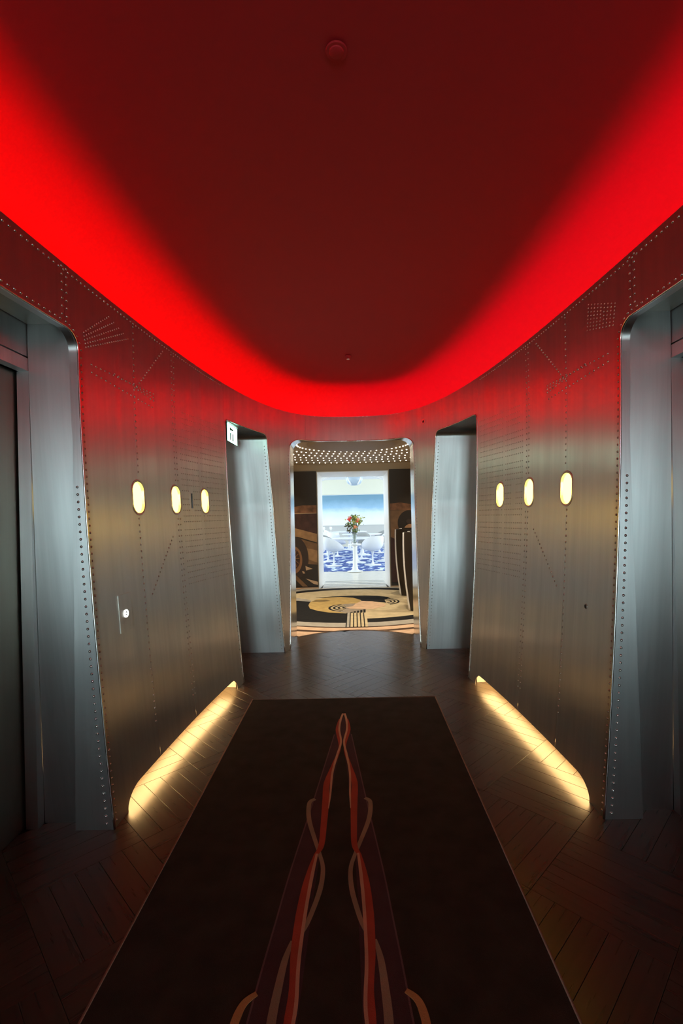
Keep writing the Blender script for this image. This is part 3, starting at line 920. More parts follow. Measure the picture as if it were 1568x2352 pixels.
for q_, rr in enumerate((0.80, 1.09, 1.40, 1.72, 2.08, 2.50)):
    na = int(2 * math.pi * rr / (0.095 + 0.010 * (rr - 0.7)))
    for k in range(na):
        an = 2 * math.pi * (k + 0.5 * (q_ % 2)) / na
        xx, yy = 0.02 + rr * math.cos(an), 6.88 + rr * math.sin(an)
        if abs(xx) > 2.2 or not (6.05 < yy < 9.5): continue
        vs = []
        for hh, kk in ((0.0, 1.0), (0.008, 0.75), (0.0115, 0.3)):
            vs += [(xx + 0.0115 * kk * math.cos(math.pi * i / 3), yy + 0.0115 * kk * math.sin(math.pi * i / 3), 2.475 - hh) for i in range(6)]
        mb.add(vs, [(a * 6 + i, a * 6 + (i + 1) % 6, a * 6 + 6 + (i + 1) % 6, a * 6 + 6 + i) for a in (0, 1) for i in range(6)] + [(12, 13, 14, 15, 16, 17)])
mb.build('pin_lights', M['dots'], CF)['kind'] = 'stuff'

# fill lights with rings, added out of sight to brighten the foyer
for k, (x, y) in enumerate(((-0.62, 6.32), (0.62, 6.32), (-1.75, 7.0), (1.75, 7.0), (-1.75, 8.7), (1.75, 8.7))):
    MB().lathe([(0.052, 2.476), (0.070, 2.474), (0.072, 2.468), (0.060, 2.466), (0.052, 2.476)], 20, (x, y, 0)).build('foyer_fill_ring', M['trim'], CF)
    ld_ = bpy.data.lights.new('foyer_fill', 'AREA'); ld_.shape = 'DISK'; ld_.size = 0.10
    ld_.energy = L_FILL; ld_.color = (1.0, 0.86, 0.66); ld_.spread = math.radians(120)
    lo_ = bpy.data.objects.new('foyer_fill', ld_); C.objects.link(lo_); lo_.location = (x, y, 2.470); lo_.parent = CF
# oval carpet
CP = tag(empty('oval_carpet'), 'large deco carpet with oval bands and swirls in the foyer', 'carpet')
def oval(ax, ay, cy=8.02, n=72, cx=0.0): return [(cx + ax * math.cos(2 * math.pi * i / n), cy + ay * math.sin(2 * math.pi * i / n)) for i in range(n)]
edge = []
for i in range(41):
    x = -2.3 + 4.6 * i / 40
    xx = min(abs(x), 0.75)
    edge.append((x, 6.13 - 0.30 * (xx / 0.72) ** 2 if abs(x) < 0.735 else 6.02))
MB().prism(edge + [(2.3, 9.54), (-2.3, 9.54)], -0.001, 0.006).build('peach_ground', M['c_peach'], CP)
def clipband(ax, ay): return [(x, y) for x, y in ((max(-2.28, min(2.28, x)), min(max(y, 6.13 - 0.30 * (min(abs(x), .72) / 0.72) ** 2 + 0.004), 9.535)) for x, y in oval(ax, ay, n=96))]
lv = 0.0066
for nm, ax, ay, mt in (('brown_band', 2.12, 2.03, 'c_brown'), ('peach_band', 2.06, 1.95, 'c_peach'), ('brown_band', 1.98, 1.79, 'c_brown'),
                       ('taupe_band', 1.95, 1.745, 'c_grey'), ('black_oval', 1.80, 1.515, 'c_black'), ('tan_oval', 1.62, 1.285, 'c_tan')):
    pts = clipband(ax, ay)
    pts = [p for i, p in enumerate(pts) if math.hypot(p[0] - pts[i - 1][0], p[1] - pts[i - 1][1]) > 1e-4]
    MB().prism(pts, 0.005, lv).build(nm, M[mt], CP)
    lv += 0.0006
POLY = {
    'black_left': [(-1.62, 8.0), (-1.277, 8.2), (-0.99, 8.241), (-0.74, 8.103), (-0.751, 7.79), (-0.702, 7.526), (-0.555, 7.328), (-0.377, 7.193), (-0.219, 7.137), (-0.099, 7.108), (-0.109, 6.917), (-0.121, 6.60), (-0.425, 6.64), (-0.819, 6.80), (-1.088, 6.98), (-1.5, 7.4)],
    'grey_left': [(-1.318, 8.471), (-1.019, 8.491), (-0.838, 8.353), (-0.742, 8.213), (-0.74, 8.103), (-0.99, 8.241), (-1.277, 8.2)],
    'gold': [(-0.751, 7.79), (-0.747, 8.032), (-0.667, 8.303), (-0.509, 8.471), (-0.255, 8.505), (-0.027, 8.399), (0.096, 8.192), (0.101, 8.044), (0.025, 7.876), (-0.015, 7.645), (-0.1, 7.194), (-0.219, 7.137), (-0.377, 7.193), (-0.555, 7.328), (-0.702, 7.526)],
    'gold_shade': [(-0.734, 8.117), (-0.662, 8.241), (-0.482, 8.236), (-0.41, 8.153), (-0.514, 8.077), (-0.663, 8.08)],
    'black_mid': [(-0.68, 8.475), (-0.4, 8.563), (-0.114, 8.61), (0.174, 8.6), (0.402, 8.548), (0.578, 8.406), (0.616, 8.261), (0.504, 8.145), (0.514, 7.891), (0.295, 8.022), (0.121, 8.078), (0.096, 8.192), (-0.027, 8.399), (-0.255, 8.505), (-0.509, 8.471)],
    'taupe': [(-0.286, 7.707), (-0.172, 7.829), (0.012, 7.863), (-0.028, 7.646), (-0.141, 7.53), (-0.078, 7.442), (0.17, 7.374), (0.166, 7.225), (-0.099, 7.125), (-0.27, 7.24), (-0.386, 7.37)],
    'pink': [(-0.141, 7.53), (-0.028, 7.646), (0.012, 7.843), (0.121, 8.078), (0.295, 8.022), (0.498, 7.755), (0.468, 7.593), (0.269, 7.394), (0.108, 7.398), (-0.078, 7.442)],
}
PM = {'black_left': 'c_black', 'grey_left': 'c_grey', 'gold': 'c_gold', 'gold_shade': 'c_goldshade', 'black_mid': 'c_black', 'taupe': 'c_taupe', 'pink': 'c_peach'}
PN = {'black_left': 'black_patch', 'grey_left': 'grey_wedge', 'gold': 'gold_patch', 'gold_shade': 'bronze_patch', 'black_mid': 'black_crescent', 'taupe': 'taupe_patch', 'pink': 'peach_patch'}
for k, pts in POLY.items():
    MB().prism(pts, 0.008, lv).build(PN[k], M[PM[k]], CP); lv += 0.0005
def halfring(cx, cy, r0, r1, ry, a0, a1):
    A_ = [math.radians(a0 + (a1 - a0) * i / 20) for i in range(21)]
    return [(cx + r0 * math.cos(a), cy + r0 * ry * math.sin(a)) for a in A_] + [(cx + r1 * math.cos(a), cy + r1 * ry * math.sin(a)) for a in A_[::-1]]
for k, r_ in enumerate((0.298, 0.262, 0.226, 0.190, 0.154, 0.118, 0.082)):
    MB().prism(halfring(-0.116, 7.53, r_, r_ - 0.034, 1.03, 110, 250), 0.009, lv).build('swirl_band', M['c_black' if k % 2 == 0 else 'c_tan'], CP)
for k, r_ in enumerate((0.235, 0.205, 0.175, 0.145, 0.115, 0.085)):
    MB().prism(halfring(0.508, 7.99, r_, r_ - 0.03, 1.15, -75, 75), 0.009, lv).build('swirl_band', M['c_black' if k % 2 == 0 else 'c_tan'], CP)
lv += 0.0006
for k in range(6):
    a = -0.118 + 0.292 * k / 6; b = a + 0.292 / 6
    MB().prism([(a + 0.007, 6.255), (b - 0.006, 6.255), (b - 0.004, 7.125), (a + 0.009, 7.125)], 0.009, lv).build('stripe', M['c_tan' if k else 'c_grey'], CP)
    MB().prism([(a - 0.008, 6.255), (a + 0.007, 6.255), (a + 0.009, 7.125), (a - 0.006, 7.125)], 0.009, lv).build('stripe_line', M['c_black'], CP)
    if k > 0:
        MB().prism([(a + 0.002, 7.127), (b - 0.016, 7.127), (b - 0.012, 7.15 + 0.042 * k), (a + 0.004, 7.14 + 0.042 * k)], 0.009, lv + .0003).build('stripe_tip', M['c_black'], CP)

# wall paintings left and right of the white portal
def relief(name, pts, y, mat, par, d=0.004):
    """flat painted shape standing a few millimetres off the wall, facing -Y"""
    n = len(pts)
    ar = sum(pts[i][0] * pts[(i + 1) % n][1] - pts[(i + 1) % n][0] * pts[i][1] for i in range(n))
    if ar < 0: pts = pts[::-1]
    v = [(x, y - d, z) for x, z in pts] + [(x, y, z) for x, z in pts]
    f = [tuple(range(n))] + [(i + n, (i + 1) % n + n, (i + 1) % n, i) for i in range(n)]
    return mesh(name, v, f, mat, par)
def ell(cx, cz, a, b, n=40, t0=0, t1=360): return [(cx + a * math.cos(math.radians(t0 + (t1 - t0) * i / n)), cz + b * math.sin(math.radians(t0 + (t1 - t0) * i / n))) for i in range(n + (t1 - t0 < 360))]
yw = FY1 - 0.002
T = tag(empty('wall_painting', (0, 0, 0)), 'dark brown wall painting of a vintage car and wheel', 'painting')
MB().box(-2.3, -0.715, yw - 0.014, yw, 0.03, 2.335).build('panel', M['mur_dark'], T)
yy = yw - 0.0145
relief('skyline_band', [(-2.3, 1.49), (-0.72, 1.50), (-0.72, 1.66), (-1.0, 1.66), (-1.25, 1.62), (-2.3, 1.62)], yy, M['mur_skyline'], T)
relief('horizon_line', [(-2.3, 1.485), (-0.72, 1.495), (-0.72, 1.505), (-2.3, 1.497)], yy - 0.004, M['mur_cream'], T, 0.002)
relief('shadow_field', [(-2.3, 1.20), (-0.72, 1.05), (-0.72, 1.49), (-2.3, 1.48)], yy, M['mur_maroon'], T)
CB = relief('car_body', [(-2.3, 1.30), (-1.15, 1.20), (-0.72, 1.08), (-0.72, 0.42), (-0.95, 0.35), (-2.3, 0.30)], yy - 0.002, M['mur_brown'], T)
relief('car_bonnet', [(-2.3, 1.32), (-1.15, 1.21), (-0.72, 1.09), (-0.72, 0.91), (-1.1, 1.03), (-2.3, 1.14)], yy - 0.006, M['mur_tan'], CB)
relief('bonnet_line', [(-2.3, 1.15), (-1.1, 1.04), (-0.72, 0.92), (-0.72, 0.90), (-1.1, 1.015), (-2.3, 1.12)], yy - 0.010, M['mur_dark'], CB, 0.002)
relief('car_panel', [(-0.96, 0.82), (-0.72, 0.76), (-0.72, 0.52), (-0.93, 0.60)], yy - 0.006, M['mur_tan'], CB, 0.002)
relief('ground_shadow', [(-2.3, 0.35), (-1.0, 0.50), (-0.72, 0.48), (-0.72, 0.05), (-2.3, 0.05)], yy - 0.006, M['mur_dark'], T)
TY = relief('tyre', ell(-1.16, 0.62, 0.26, 0.42), yy - 0.010, M['mur_tyre'], T)
relief('wheel_rim', ell(-1.185, 0.58, 0.165, 0.27), yy - 0.014, M['mur_rim'], TY)
relief('wheel_disc', ell(-1.185, 0.60, 0.12, 0.20), yy - 0.018, M['mur_maroon'], TY)
relief('wheel_hub', ell(-1.19, 0.62, 0.045, 0.08), yy - 0.022, M['mur_tan'], TY)
for a in range(0, 180, 30):
    ca, sa = math.cos(math.radians(a)), math.sin(math.radians(a))
    relief('spoke', [(-1.19 + 0.115 * ca - .006 * sa, 0.61 + 0.19 * sa + .006 * ca), (-1.19 - 0.115 * ca - .006 * sa, 0.61 - 0.19 * sa + .006 * ca),
                     (-1.19 - 0.115 * ca + .006 * sa, 0.61 - 0.19 * sa - .006 * ca), (-1.19 + 0.115 * ca + .006 * sa, 0.61 + 0.19 * sa - .006 * ca)], yy - 0.0225, M['mur_rim'], TY, 0.001)
relief('running_board', [(-1.15, 0.28), (-0.92, 0.05), (-1.02, 0.05), (-1.17, 0.20)], yy - 0.012, M['mur_brown'], T)
relief('light_wedge', [(-0.96, 0.46), (-0.82, 0.40), (-0.95, 0.37)], yy - 0.012, M['mur_cream'], T)
relief('light_wedge', [(-0.96, 0.21), (-0.72, 0.14), (-0.72, 0.08), (-0.80, 0.10)], yy - 0.012, M['mur_cream'], T)
relief('light_spot', [(-1.03, 0.36), (-0.99, 0.35), (-0.97, 0.31), (-1.01, 0.31)], yy - 0.012, M['mur_cream'], T)
T = tag(empty('wall_painting', (0, 0, 0)), 'dark brown wall painting of a bowed head behind the armchairs', 'painting')
MB().box(0.735, 2.3, yw - 0.014, yw, 0.03, 2.345).build('panel', M['mur_dark'], T)
relief('skyline_band', [(0.74, 1.53), (2.3, 1.50), (2.3, 1.62), (1.2, 1.63), (0.95, 1.68), (0.74, 1.66)], yy, M['mur_skyline'], T)
relief('wall_field', [(0.74, 0.10), (1.1, 0.10), (2.3, 0.4), (2.3, 1.50), (0.74, 1.525)], yy, M['mur_brown'], T)
relief('shadow_strip', [(0.74, 0.10), (0.95, 0.10), (0.84, 0.95), (0.74, 1.0)], yy - 0.004, M['mur_maroon'], T, 0.002)
HA = relief('hair', ell(1.12, 1.27, 0.235, 0.255), yy - 0.004, M['mur_hair'], T)
relief('face', [(0.97, 1.12), (1.05, 1.22), (1.16, 1.28), (1.28, 1.24), (1.30, 1.10), (1.22, 1.02), (1.13, 1.06), (1.09, 1.00), (1.00, 1.03)], yy - 0.008, M['mur_skin'], HA)
relief('hair_lock', ell(1.13, 1.30, 0.08, 0.05), yy - 0.012, M['mur_tyre'], HA, 0.002)
relief('brow_shadow', ell(1.14, 1.07, 0.035, 0.02, 16), yy - 0.012, M['mur_hair'], HA, 0.002)
MB().box(-2.35, -0.705, FY1 - 0.03, FY1 - 0.001, 0.0, 0.03).build('skirting', M['mur_cream'], WF)
MB().box(0.72, 2.35, FY1 - 0.03, FY1 - 0.001, 0.0, 0.03).build('skirting', M['mur_cream'], WF)

# high-backed tub chairs
def tub_chair(loc_, label):
    T = tag(empty('tub_chair', loc_), label, 'armchair', 'dark tub chairs in the foyer')
    T.rotation_euler = (0, 0, math.radians(-15))
    H = 1.165; n = 40; rows_o = []; rows_i = []
    def r_at(t): return 0.265 + 0.085 * math.sin(math.pi * (0.14 + 0.66 * t)) + 0.01 * t
    zz = [0.0 + H * k / 20 for k in range(21)]
    for z in zz:
        t = z / H; r = r_at(t)
        half = 128 - 14 * (1 - t)
        A_ = [math.radians(-half + 2 * half * i / n) for i in range(n + 1)]
        # the open side looks towards -X
        rows_o.append([Vector((r * math.cos(a), r * math.sin(a), z)) for a in A_])
        rows_i.append([Vector(((r - 0.045) * math.cos(a), (r - 0.045) * math.sin(a), z)) for a in A_])
    v, f, _ = grid_strip(rows_o); mesh('outer_shell', v, f, M['leather'], T, True)
    v, f, _ = grid_strip(rows_i); mesh('inner_lining', v, [g[::-1] for g in f], M['leather'], T, True)
    top = [rows_o[-1], [ (a + b) / 2 + Vector((0, 0, 0.012)) for a, b in zip(rows_o[-1], rows_i[-1])], rows_i[-1]]
    v, f, _ = grid_strip(top); mesh('top_roll', v, f, M['leather'], T, True)
    for idx in (0, -1):
        pts = [(a[idx] + b[idx]) / 2 for a, b in zip(rows_o, rows_i)]
        MB().tube(pts, 0.027, 8).build('edge_band', M['whiteleather'], T, True)
    MB().lathe([(0.001, 0.16), (0.20, 0.16), (0.22, 0.20), (0.22, 0.40), (0.20, 0.44), (0.001, 0.45)], 28, (0.05, 0, 0)).build('seat_cushion', M['leather'], T, True)
    return T
tub_chair((1.01, 8.76, 0.0155), 'dark high-backed tub chair with white edges, nearer the white portal')
tub_chair((1.01, 7.43, 0.0155), 'dark high-backed tub chair with white edges, nearer the lobby doorway')

# ------------------------------------------------------------------ white portal to the dining room
PT = tag(empty('trim_2'), 'white framed portal between foyer and dining room', kind='structure')
yA, yB = FY1 - 0.05, FY1 + 0.50
for sd, xo, xi in ((-1, -0.70, -0.632), (1, 0.715, 0.647)):
    MB().prism([(xo, yA), (xo - sd * 0.012, yA), (xi, yB), (xo, yB)], 0, 2.318).build('jamb', M['white'], PT)
zA, zB = 2.306, 2.245
hv = [(x, y, z) for x in (-0.688, 0.703) for y, z in ((yA, 2.318), (yA, zA), (yB, zB), (yB, 2.318))]
mesh('head', hv, [(0, 1, 2, 3), (7, 6, 5, 4), (0, 4, 5, 1), (1, 5, 6, 2), (2, 6, 7, 3), (3, 7, 4, 0)], M['white'], PT)
MB().box(-0.635, 0.65, FY1 - 0.05, 10.52, -0.02, 0.004).build('threshold', M['floorwhite'], PT)
for k, yy_ in enumerate((9.66, 9.84, 10.05, 10.28, 10.47)):
    MB().box(-0.63, 0.645, yy_, yy_ + 0.045, 0.004, 0.007).build('metal_strip', M['groove'], PT)

# ------------------------------------------------------------------ dining room
DF = tag(empty('floor_dining'), 'pale terrazzo floor of the dining room', kind='structure')
MB().box(-5, 5, 10.06, 22.1, -0.03, 0.0).build('slab', M['floorwhite'], DF)
WD = tag(empty('wall_dining'), 'white and cream dining room walls', kind='structure')
MB().box(-5, -0.70, FY1 + 0.062, FY1 + 0.12, 0, 3.0).build('front_wall', M['whitewall'], WD)
MB().box(0.715, 5, FY1 + 0.062, FY1 + 0.12, 0, 3.0).build('front_wall', M['whitewall'], WD)
MB().box(-0.70, 0.715, FY1 + 0.062, FY1 + 0.12, 2.32, 3.0).build('front_lintel', M['whitewall'], WD)
MB().box(-5, 5, 22, 22.1, 0, 0.93).build('back_dado', M['greywall'], WD)
MB().box(-5, 5, 22, 22.1, 0.93, 2.32).build('back_wall', M['whitewall'], WD)
MB().box(-5, 5, 21.7, 22.1, 2.32, 3.0).build('bulkhead', M['cream'], WD)
for sd in (-1, 1):
    x = sorted((sd * 5, sd * 5.1))
    MB().box(*x, 9.6, 22.1, 0, 0.6).build('side_sill', M['whitewall'], WD)
    MB().box(*x, 9.6, 22.1, 2.7, 3.0).build('side_head', M['whitewall'], WD)
    W_ = tag(empty(f'window_{1 if sd < 0 else 2}'), 'unseen glowing window added as a light source along the ' + ('left' if sd < 0 else 'right') + ' side of the dining room', kind='structure')
    for k in range(5):
        ya = 9.7 + 2.46 * k
        vs = [(sd * 5.05, ya, 0.6), (sd * 5.05, ya + 2.4, 0.6), (sd * 5.05, ya + 2.4, 2.7), (sd * 5.05, ya, 2.7)]
        mesh('pane', vs, [(0, 1, 2, 3)], M['daylight'], W_)  # emissive pane, out of view, added to brighten the dining room
        MB().box(*x, ya + 2.4, ya + 2.46, 0.6, 2.7).build('mullion', M['whitewall'], W_)
CD = tag(empty('ceiling_dining'), 'white dining room ceiling with curved soffit', kind='structure')
MB().box(-5, 5, FY1 + 0.06, 22.1, 2.98, 3.05).build('slab', M['whitewall'], CD)
arch = [(-1.9 + 3.8 * i / 60, 2.47 - 0.24 * (-1.9 + 3.8 * i / 60) ** 2) for i in range(61)]
for nm, ya, dz, hh in (('arched_rib', 11.9, 0.0, 0.05), ('arched_rib', 12.6, 0.03, 0.05)):
    rows = [[Vector((x, y, z + dz + q)) for x, z in arch] for y, q in ((ya, hh), (ya, 0), (ya + 0.16, 0), (ya + 0.16, hh), (ya, hh))]
    v, f, _ = grid_strip(rows); mesh(nm, v, f, M['white'], CD)
# painted sky on the far wall
T = tag(empty('sky_mural', (0, 21.99, 0.93)), 'wide blue sky painting on the far dining room wall', 'mural')
mesh('canvas', [(-4.9, -0.012, 0.01), (4.9, -0.012, 0.01), (4.9, -0.012, 1.37), (-4.9, -0.012, 1.37)], [(0, 1, 2, 3)], M['sky'], T, False, [(0, 0), (3, 0), (3, 1), (0, 1)])
MB().box(-4.95, 4.95, -0.02, 0.0, 1.37, 1.395).build('top_moulding', M['white'], T)
MB().box(-4.95, 4.95, -0.02, 0.0, -0.01, 0.01).build('bottom_moulding', M['white'], T)
# blue carpet
T = tag(empty('dining_carpet'), 'blue carpet with pale flecks under the dining tables', 'carpet')
pts = [(-4.6, 12.25), (4.6, 12.25), (4.6, 21.0), (-4.6, 21.0)]
MB().prism(pts, 0.0005, 0.008).build('pile', M['bluecarpet'], T)

# tall pedestal with the flowers
T = tag(empty('pedestal_table', (0.03, 12.18, 0.009)), 'slender white pedestal table in front of the blue carpet', 'table')
MB().lathe([(0.001, 0.0), (0.20, 0.0), (0.20, 0.008), (0.12, 0.02), (0.075, 0.06), (0.058, 0.16), (0.052, 0.45), (0.055, 0.60), (0.075, 0.665), (0.001, 0.67)], 32).build('column', M['white'], T, True)
MB().lathe([(0.001, 0.665), (0.15, 0.668), (0.17, 0.678), (0.17, 0.688), (0.165, 0.694), (0.001, 0.695)], 32).build('table_top', M['white'], T, True)
T = tag(empty('vase', (0.03, 12.18, 0.705)), 'clear glass vase holding the flowers', 'vase')
MB().lathe([(0.001, 0.0), (0.055, 0.0), (0.06, 0.03), (0.045, 0.12), (0.055, 0.22), (0.085, 0.30), (0.080, 0.30), (0.05, 0.22), (0.04, 0.12), (0.054, 0.035), (0.001, 0.02)], 28).build('body', M['glass'], T, True)
MB().lathe([(0.061, 0.0), (0.066, 0.008), (0.061, 0.016)], 28).build('foot_ring', M['white'], T, True)
T = tag(empty('bouquet', (0.03, 12.18, 0.74)), 'bouquet of red and coral flowers with yellow green foliage', 'flowers')
random.seed(21)
st = MB(); heads = []
for i in range(22):
    a = random.uniform(0, 2 * math.pi); rr = random.uniform(0.05, 0.21); zt = random.uniform(0.36, 0.70)
    if zt > 0.62: rr *= 0.5
    tip = Vector((rr * math.cos(a), rr * math.sin(a), zt))
    st.tube([(0.01 * math.cos(a), 0.01 * math.sin(a), 0.02), (0.03 * math.cos(a), 0.03 * math.sin(a), 0.25), tip], 0.004, 5)
    heads.append((tip, a))
st.build('stems', M['leaf'], T)
def leafs(mb, c0, cnt, spread, ln):
    for _ in range(cnt):
        d = Vector((random.gauss(0, 1), random.gauss(0, 1), random.gauss(0.3, 0.8))).normalized()
        p = c0 + Vector((random.gauss(0, spread), random.gauss(0, spread), random.gauss(0, spread)))
        x = d.orthogonal().normalized() * ln * random.uniform(0.18, 0.30); q = d * ln * random.uniform(0.7, 1.2)
        u_ = d.cross(x).normalized() * ln * 0.08
        mb.add([p, p + q * 0.5 + x + u_, p + q, p + q * 0.5 - x + u_, p + q * .5], [(0, 1, 4), (1, 2, 4), (2, 3, 4), (3, 0, 4)])
lg, ly, ld = MB(), MB(), MB()
for i, (p, a) in enumerate(heads):
    m_ = (lg, ly, ly, lg)[i % 4]
    if p.z < 0.47 and i % 2: m_ = ld
    leafs(m_, p - Vector((0, 0, 0.03)), 12, 0.03, 0.07)
leafs(ld, Vector((-0.14, -0.08, 0.40)), 14, 0.03, 0.09); leafs(ld, Vector((-0.12, -0.1, 0.30)), 12, 0.03, 0.09)
leafs(ly, Vector((0.0, -0.05, 0.58)), 26, 0.06, 0.07); leafs(lg, Vector((0.03, -0.06, 0.34)), 24, 0.05, 0.08)
leafs(lg, Vector((0.2, 0, 0.52)), 10, 0.03, 0.06)
lg.build('green_leaves', M['leaf'], T); ly.build('yellow_leaves', M['leaf2'], T); ld.build('bronze_leaves', M['leafdark'], T)
for p, s_, mt in (((-0.13, -0.14, 0.58), 0.055, 'petal'), ((0.09, -0.15, 0.575), 0.045, 'petal2'), ((0.025, -0.18, 0.40), 0.045, 'petal2'), ((-0.10, -0.16, 0.64), 0.03, 'petal'), ((0.08, -0.14, 0.53), 0.03, 'petal')):
    mb = MB(); leafs(mb, Vector(p), 16, 0.012, s_ * 1.3)
    mb.lathe([(0.001, -s_ * .5), (s_ * .5, -s_ * .2), (s_ * .55, s_ * .2), (0.001, s_ * .5)], 8, p)
    mb.build('blossom', M[mt], T)

# dining tables and shell chairs
def copy_tree(o, parent=None):
    c_ = o.copy(); C.objects.link(c_); c_.parent = parent
    for ch in o.children: copy_tree(ch, c_)
    return c_
def make_table(rad):
    T = empty('dining_table')
    MB().lathe([(0.001, 0), (0.30, 0), (0.30, 0.008), (0.16, 0.022), (0.07, 0.07), (0.045, 0.25), (0.045, 0.5), (0.08, 0.66), (0.14, 0.70), (0.001, 0.705)], 32).build('pedestal', M['white'], T, True)
    MB().lathe([(0.001, 0.70), (rad - 0.05, 0.70), (rad, 0.718), (rad, 0.728), (rad - 0.006, 0.733), (0.001, 0.734)], 40).build('table_top', M['white'], T, True)
    k = 0
    for a in (40, 140, 220, 320):
        x, y = (rad - 0.2) * math.cos(math.radians(a)), (rad - 0.2) * math.sin(math.radians(a))
    return T
def make_chair():
    T = empty('shell_chair')
    MB().lathe([(0.001, 0), (0.24, 0), (0.24, 0.006), (0.12, 0.016), (0.04, 0.04), (0.022, 0.10), (0.020, 0.26), (0.035, 0.36), (0.10, 0.41), (0.001, 0.415)], 28).build('pedestal', M['white'], T, True)
    n = 40; K = 10; rows = []; rin = []
    for k in range(K + 1):
        t = k / K; ro = []; ri = []
        for i in range(n + 1):
            a = 2 * math.pi * i / n                      # the chair looks towards +X, its back is at a = 180
            back = (1 - math.cos(a)) / 2
            rim = 0.05 + 0.38 * back ** 1.6 + 0.10 * math.sin(a) ** 2
            r = 0.30 * math.sin(t * math.pi / 2) ** 0.75 * (1 + 0.06 * back * t)
            z = 0.40 + rim * t ** 2.6
            ro.append(Vector((r * math.cos(a) - 0.03 * back * t, r * 1.02 * math.sin(a), z)))
            ri.append(Vector(((r - 0.022) * math.cos(a) - 0.03 * back * t, (r - 0.022) * 1.02 * math.sin(a), z + 0.022 * (1 - t) + 0.004)))
        rows.append(ro); rin.append(ri)
    v, f, _ = grid_strip(rows); mesh('shell', v, f, M['white'], T, True)
    v, f, _ = grid_strip(rin[1:]); mesh('shell_lining', v, [g_[::-1] for g_ in f], M['cushion'], T, True)
    v, f, _ = grid_strip([rows[-1], rin[-1]]); mesh('rim', v, f, M['white'], T, True)
    MB().lathe([(0.001, 0.425), (0.20, 0.43), (0.225, 0.455), (0.20, 0.475), (0.001, 0.48)], 24).build('seat_pad', M['cushion'], T, True)
    return T
tb = make_table(0.70)
tables = [((0.07, 14.35), 'round white pedestal table behind the flowers, nearest the portal'),
          ((0.30, 16.9), 'round white pedestal table in the middle row of the dining room'),
          ((-0.15, 19.3), 'round white pedestal table close to the sky painting')]
for i, ((x, y), lab) in enumerate(tables):
    o = tb if i == 0 else copy_tree(tb)
    o.location = (x, y, 0.009); tag(o, lab, 'table', 'round dining tables')
ch = make_chair()
chairs = [(-0.56, 13.55, 30, 'white shell chair left of the flower pedestal, nearest the portal'),
          (0.534, 13.60, 118, 'white shell chair right of the flower pedestal, back turned'),
          (-0.78, 14.75, -25, 'white shell chair behind the left front shell chair'),
          (0.95, 14.75, 205, 'white shell chair behind the right front shell chair'),
          (0.25, 15.45, 265, 'white shell chair on the far side of the front table'),
          (-0.55, 16.5, 20, 'white shell chair at the left of the middle table'),
          (1.12, 15.6, 150, 'white shell chair at the right edge of the portal view'),
          (-1.06, 12.96, 60, 'white shell chair partly hidden by the left portal jamb'),
          (0.95, 17.6, 200, 'white shell chair at the right of the middle table'),
          (-0.80, 18.9, 10, 'white shell chair at the left of the rear table')]
for i, (x, y, a, lab) in enumerate(chairs):
    o = ch if i == 0 else copy_tree(ch)
    o.location = (x, y, 0.009); o.rotation_euler = (0, 0, math.radians(a)); tag(o, lab, 'chair', 'white shell chairs')
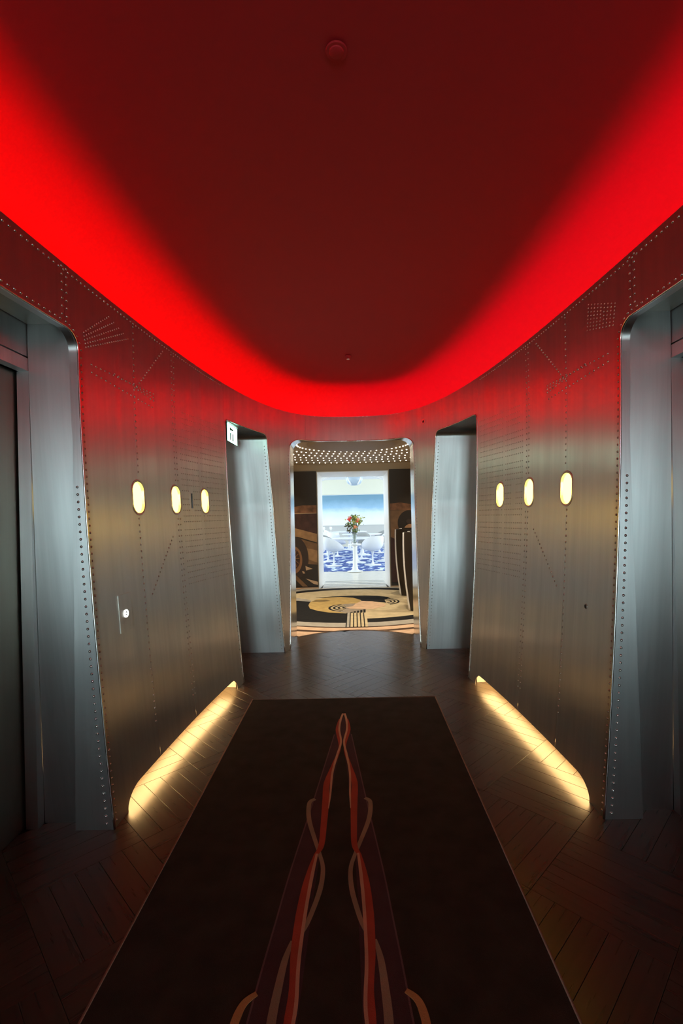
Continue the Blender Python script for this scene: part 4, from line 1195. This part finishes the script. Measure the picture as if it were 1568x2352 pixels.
# linen covered side table with glasses
T = tag(empty('covered_table', (-0.93, 17.4, 0.009)), 'small round table under a pale cloth at left', 'table')
mb = MB(); rows = []
n = 64
for r_, z, wv in ((0.001, 0.78, 0), (0.38, 0.78, 0), (0.41, 0.765, 0.0), (0.43, 0.60, 0.02), (0.45, 0.42, 0.045)):
    rows.append([Vector(((r_ + wv * math.cos(9 * 2 * math.pi * i / n)) * math.cos(2 * math.pi * i / n), (r_ + wv * math.cos(9 * 2 * math.pi * i / n)) * math.sin(2 * math.pi * i / n), z)) for i in range(n + 1)])
v, f, _ = grid_strip(rows); mesh('cloth', v, f, M['cloth'], T, True)
MB().lathe([(0.001, 0), (0.25, 0), (0.25, 0.01), (0.05, 0.05), (0.04, 0.70), (0.001, 0.76)], 20).build('pedestal', M['white'], T, True)
for k, (gx, gy) in enumerate(((-1.05, 17.3), (-0.80, 17.25))):
    T = tag(empty('wine_glass', (gx, gy, 0.79)), 'white goblet on the cloth covered table, ' + ('left one' if k == 0 else 'right one'), 'glass', 'goblets on the covered table')
    MB().lathe([(0.001, 0), (0.035, 0.0), (0.035, 0.004), (0.006, 0.012), (0.006, 0.09), (0.035, 0.12), (0.045, 0.16), (0.038, 0.21), (0.034, 0.21), (0.041, 0.16), (0.03, 0.125), (0.001, 0.10)], 16).build('bowl', M['white'], T, True)
# pendant above the tables
T = tag(empty('pendant_lamp', (0.06, 14.2, 2.29)), 'pale blue bowl pendant with curved fins over the tables', 'lamp')
MB().lathe([(0.001, 0.0), (0.10, 0.01), (0.19, 0.06), (0.245, 0.16), (0.26, 0.30), (0.25, 0.30), (0.235, 0.165), (0.18, 0.075), (0.001, 0.02)], 36).build('bowl', M['shade'], T, True)
for sd in (-1, 1):
    MB().tube([(sd * 0.10, -0.17, 0.02), (sd * 0.13, -0.18, 0.10), (sd * 0.17, -0.17, 0.20), (sd * 0.20, -0.14, 0.32)], 0.022, 8).build('fin', M['white'], T, True)
MB().lathe([(0.012, 0.02), (0.012, 0.685)], 10).build('rod', M['white'], T)
MB().lathe([(0.001, 0.66), (0.07, 0.66), (0.07, 0.688)], 16).build('canopy', M['white'], T)

# ------------------------------------------------------------------ daylit room behind the camera, seen only as light in the jambs
RB = tag(empty('wall_rear_room'), 'plain daylit room at the rear of the lobby', kind='structure')
MB().box(-2.4, 2.4, -9.6, -6.0, -0.03, -0.001).build('floor_slab', M['whitewall'], RB)
MB().box(-2.4, 2.4, -9.6, -6.0, 2.72, 2.76).build('ceiling_slab', M['whitewall'], RB)
MB().box(-2.44, -2.4, -9.6, -6.0, 0, 2.76).build('side_wall', M['whitewall'], RB)
MB().box(2.4, 2.44, -9.6, -6.0, 0, 2.76).build('side_wall', M['whitewall'], RB)
for sd in (-1, 1):
    MB().box(*sorted((sd * 0.745, sd * 2.4)), -6.0, -5.96, 0, 2.76).build('front_wall', M['whitewall'], RB)
MB().box(-0.745, 0.745, -6.0, -5.96, 2.40, 2.76).build('front_lintel', M['whitewall'], RB)
W_ = tag(empty('window_3'), 'large daylit window of the room at the rear', kind='structure')
for k in range(3):
    xa = -2.3 + 1.55 * k
    mesh('pane', [(xa, -9.55, 0.1), (xa + 1.5, -9.55, 0.1), (xa + 1.5, -9.55, 2.6), (xa, -9.55, 2.6)], [(3, 2, 1, 0)], M['daylight_back'], W_)
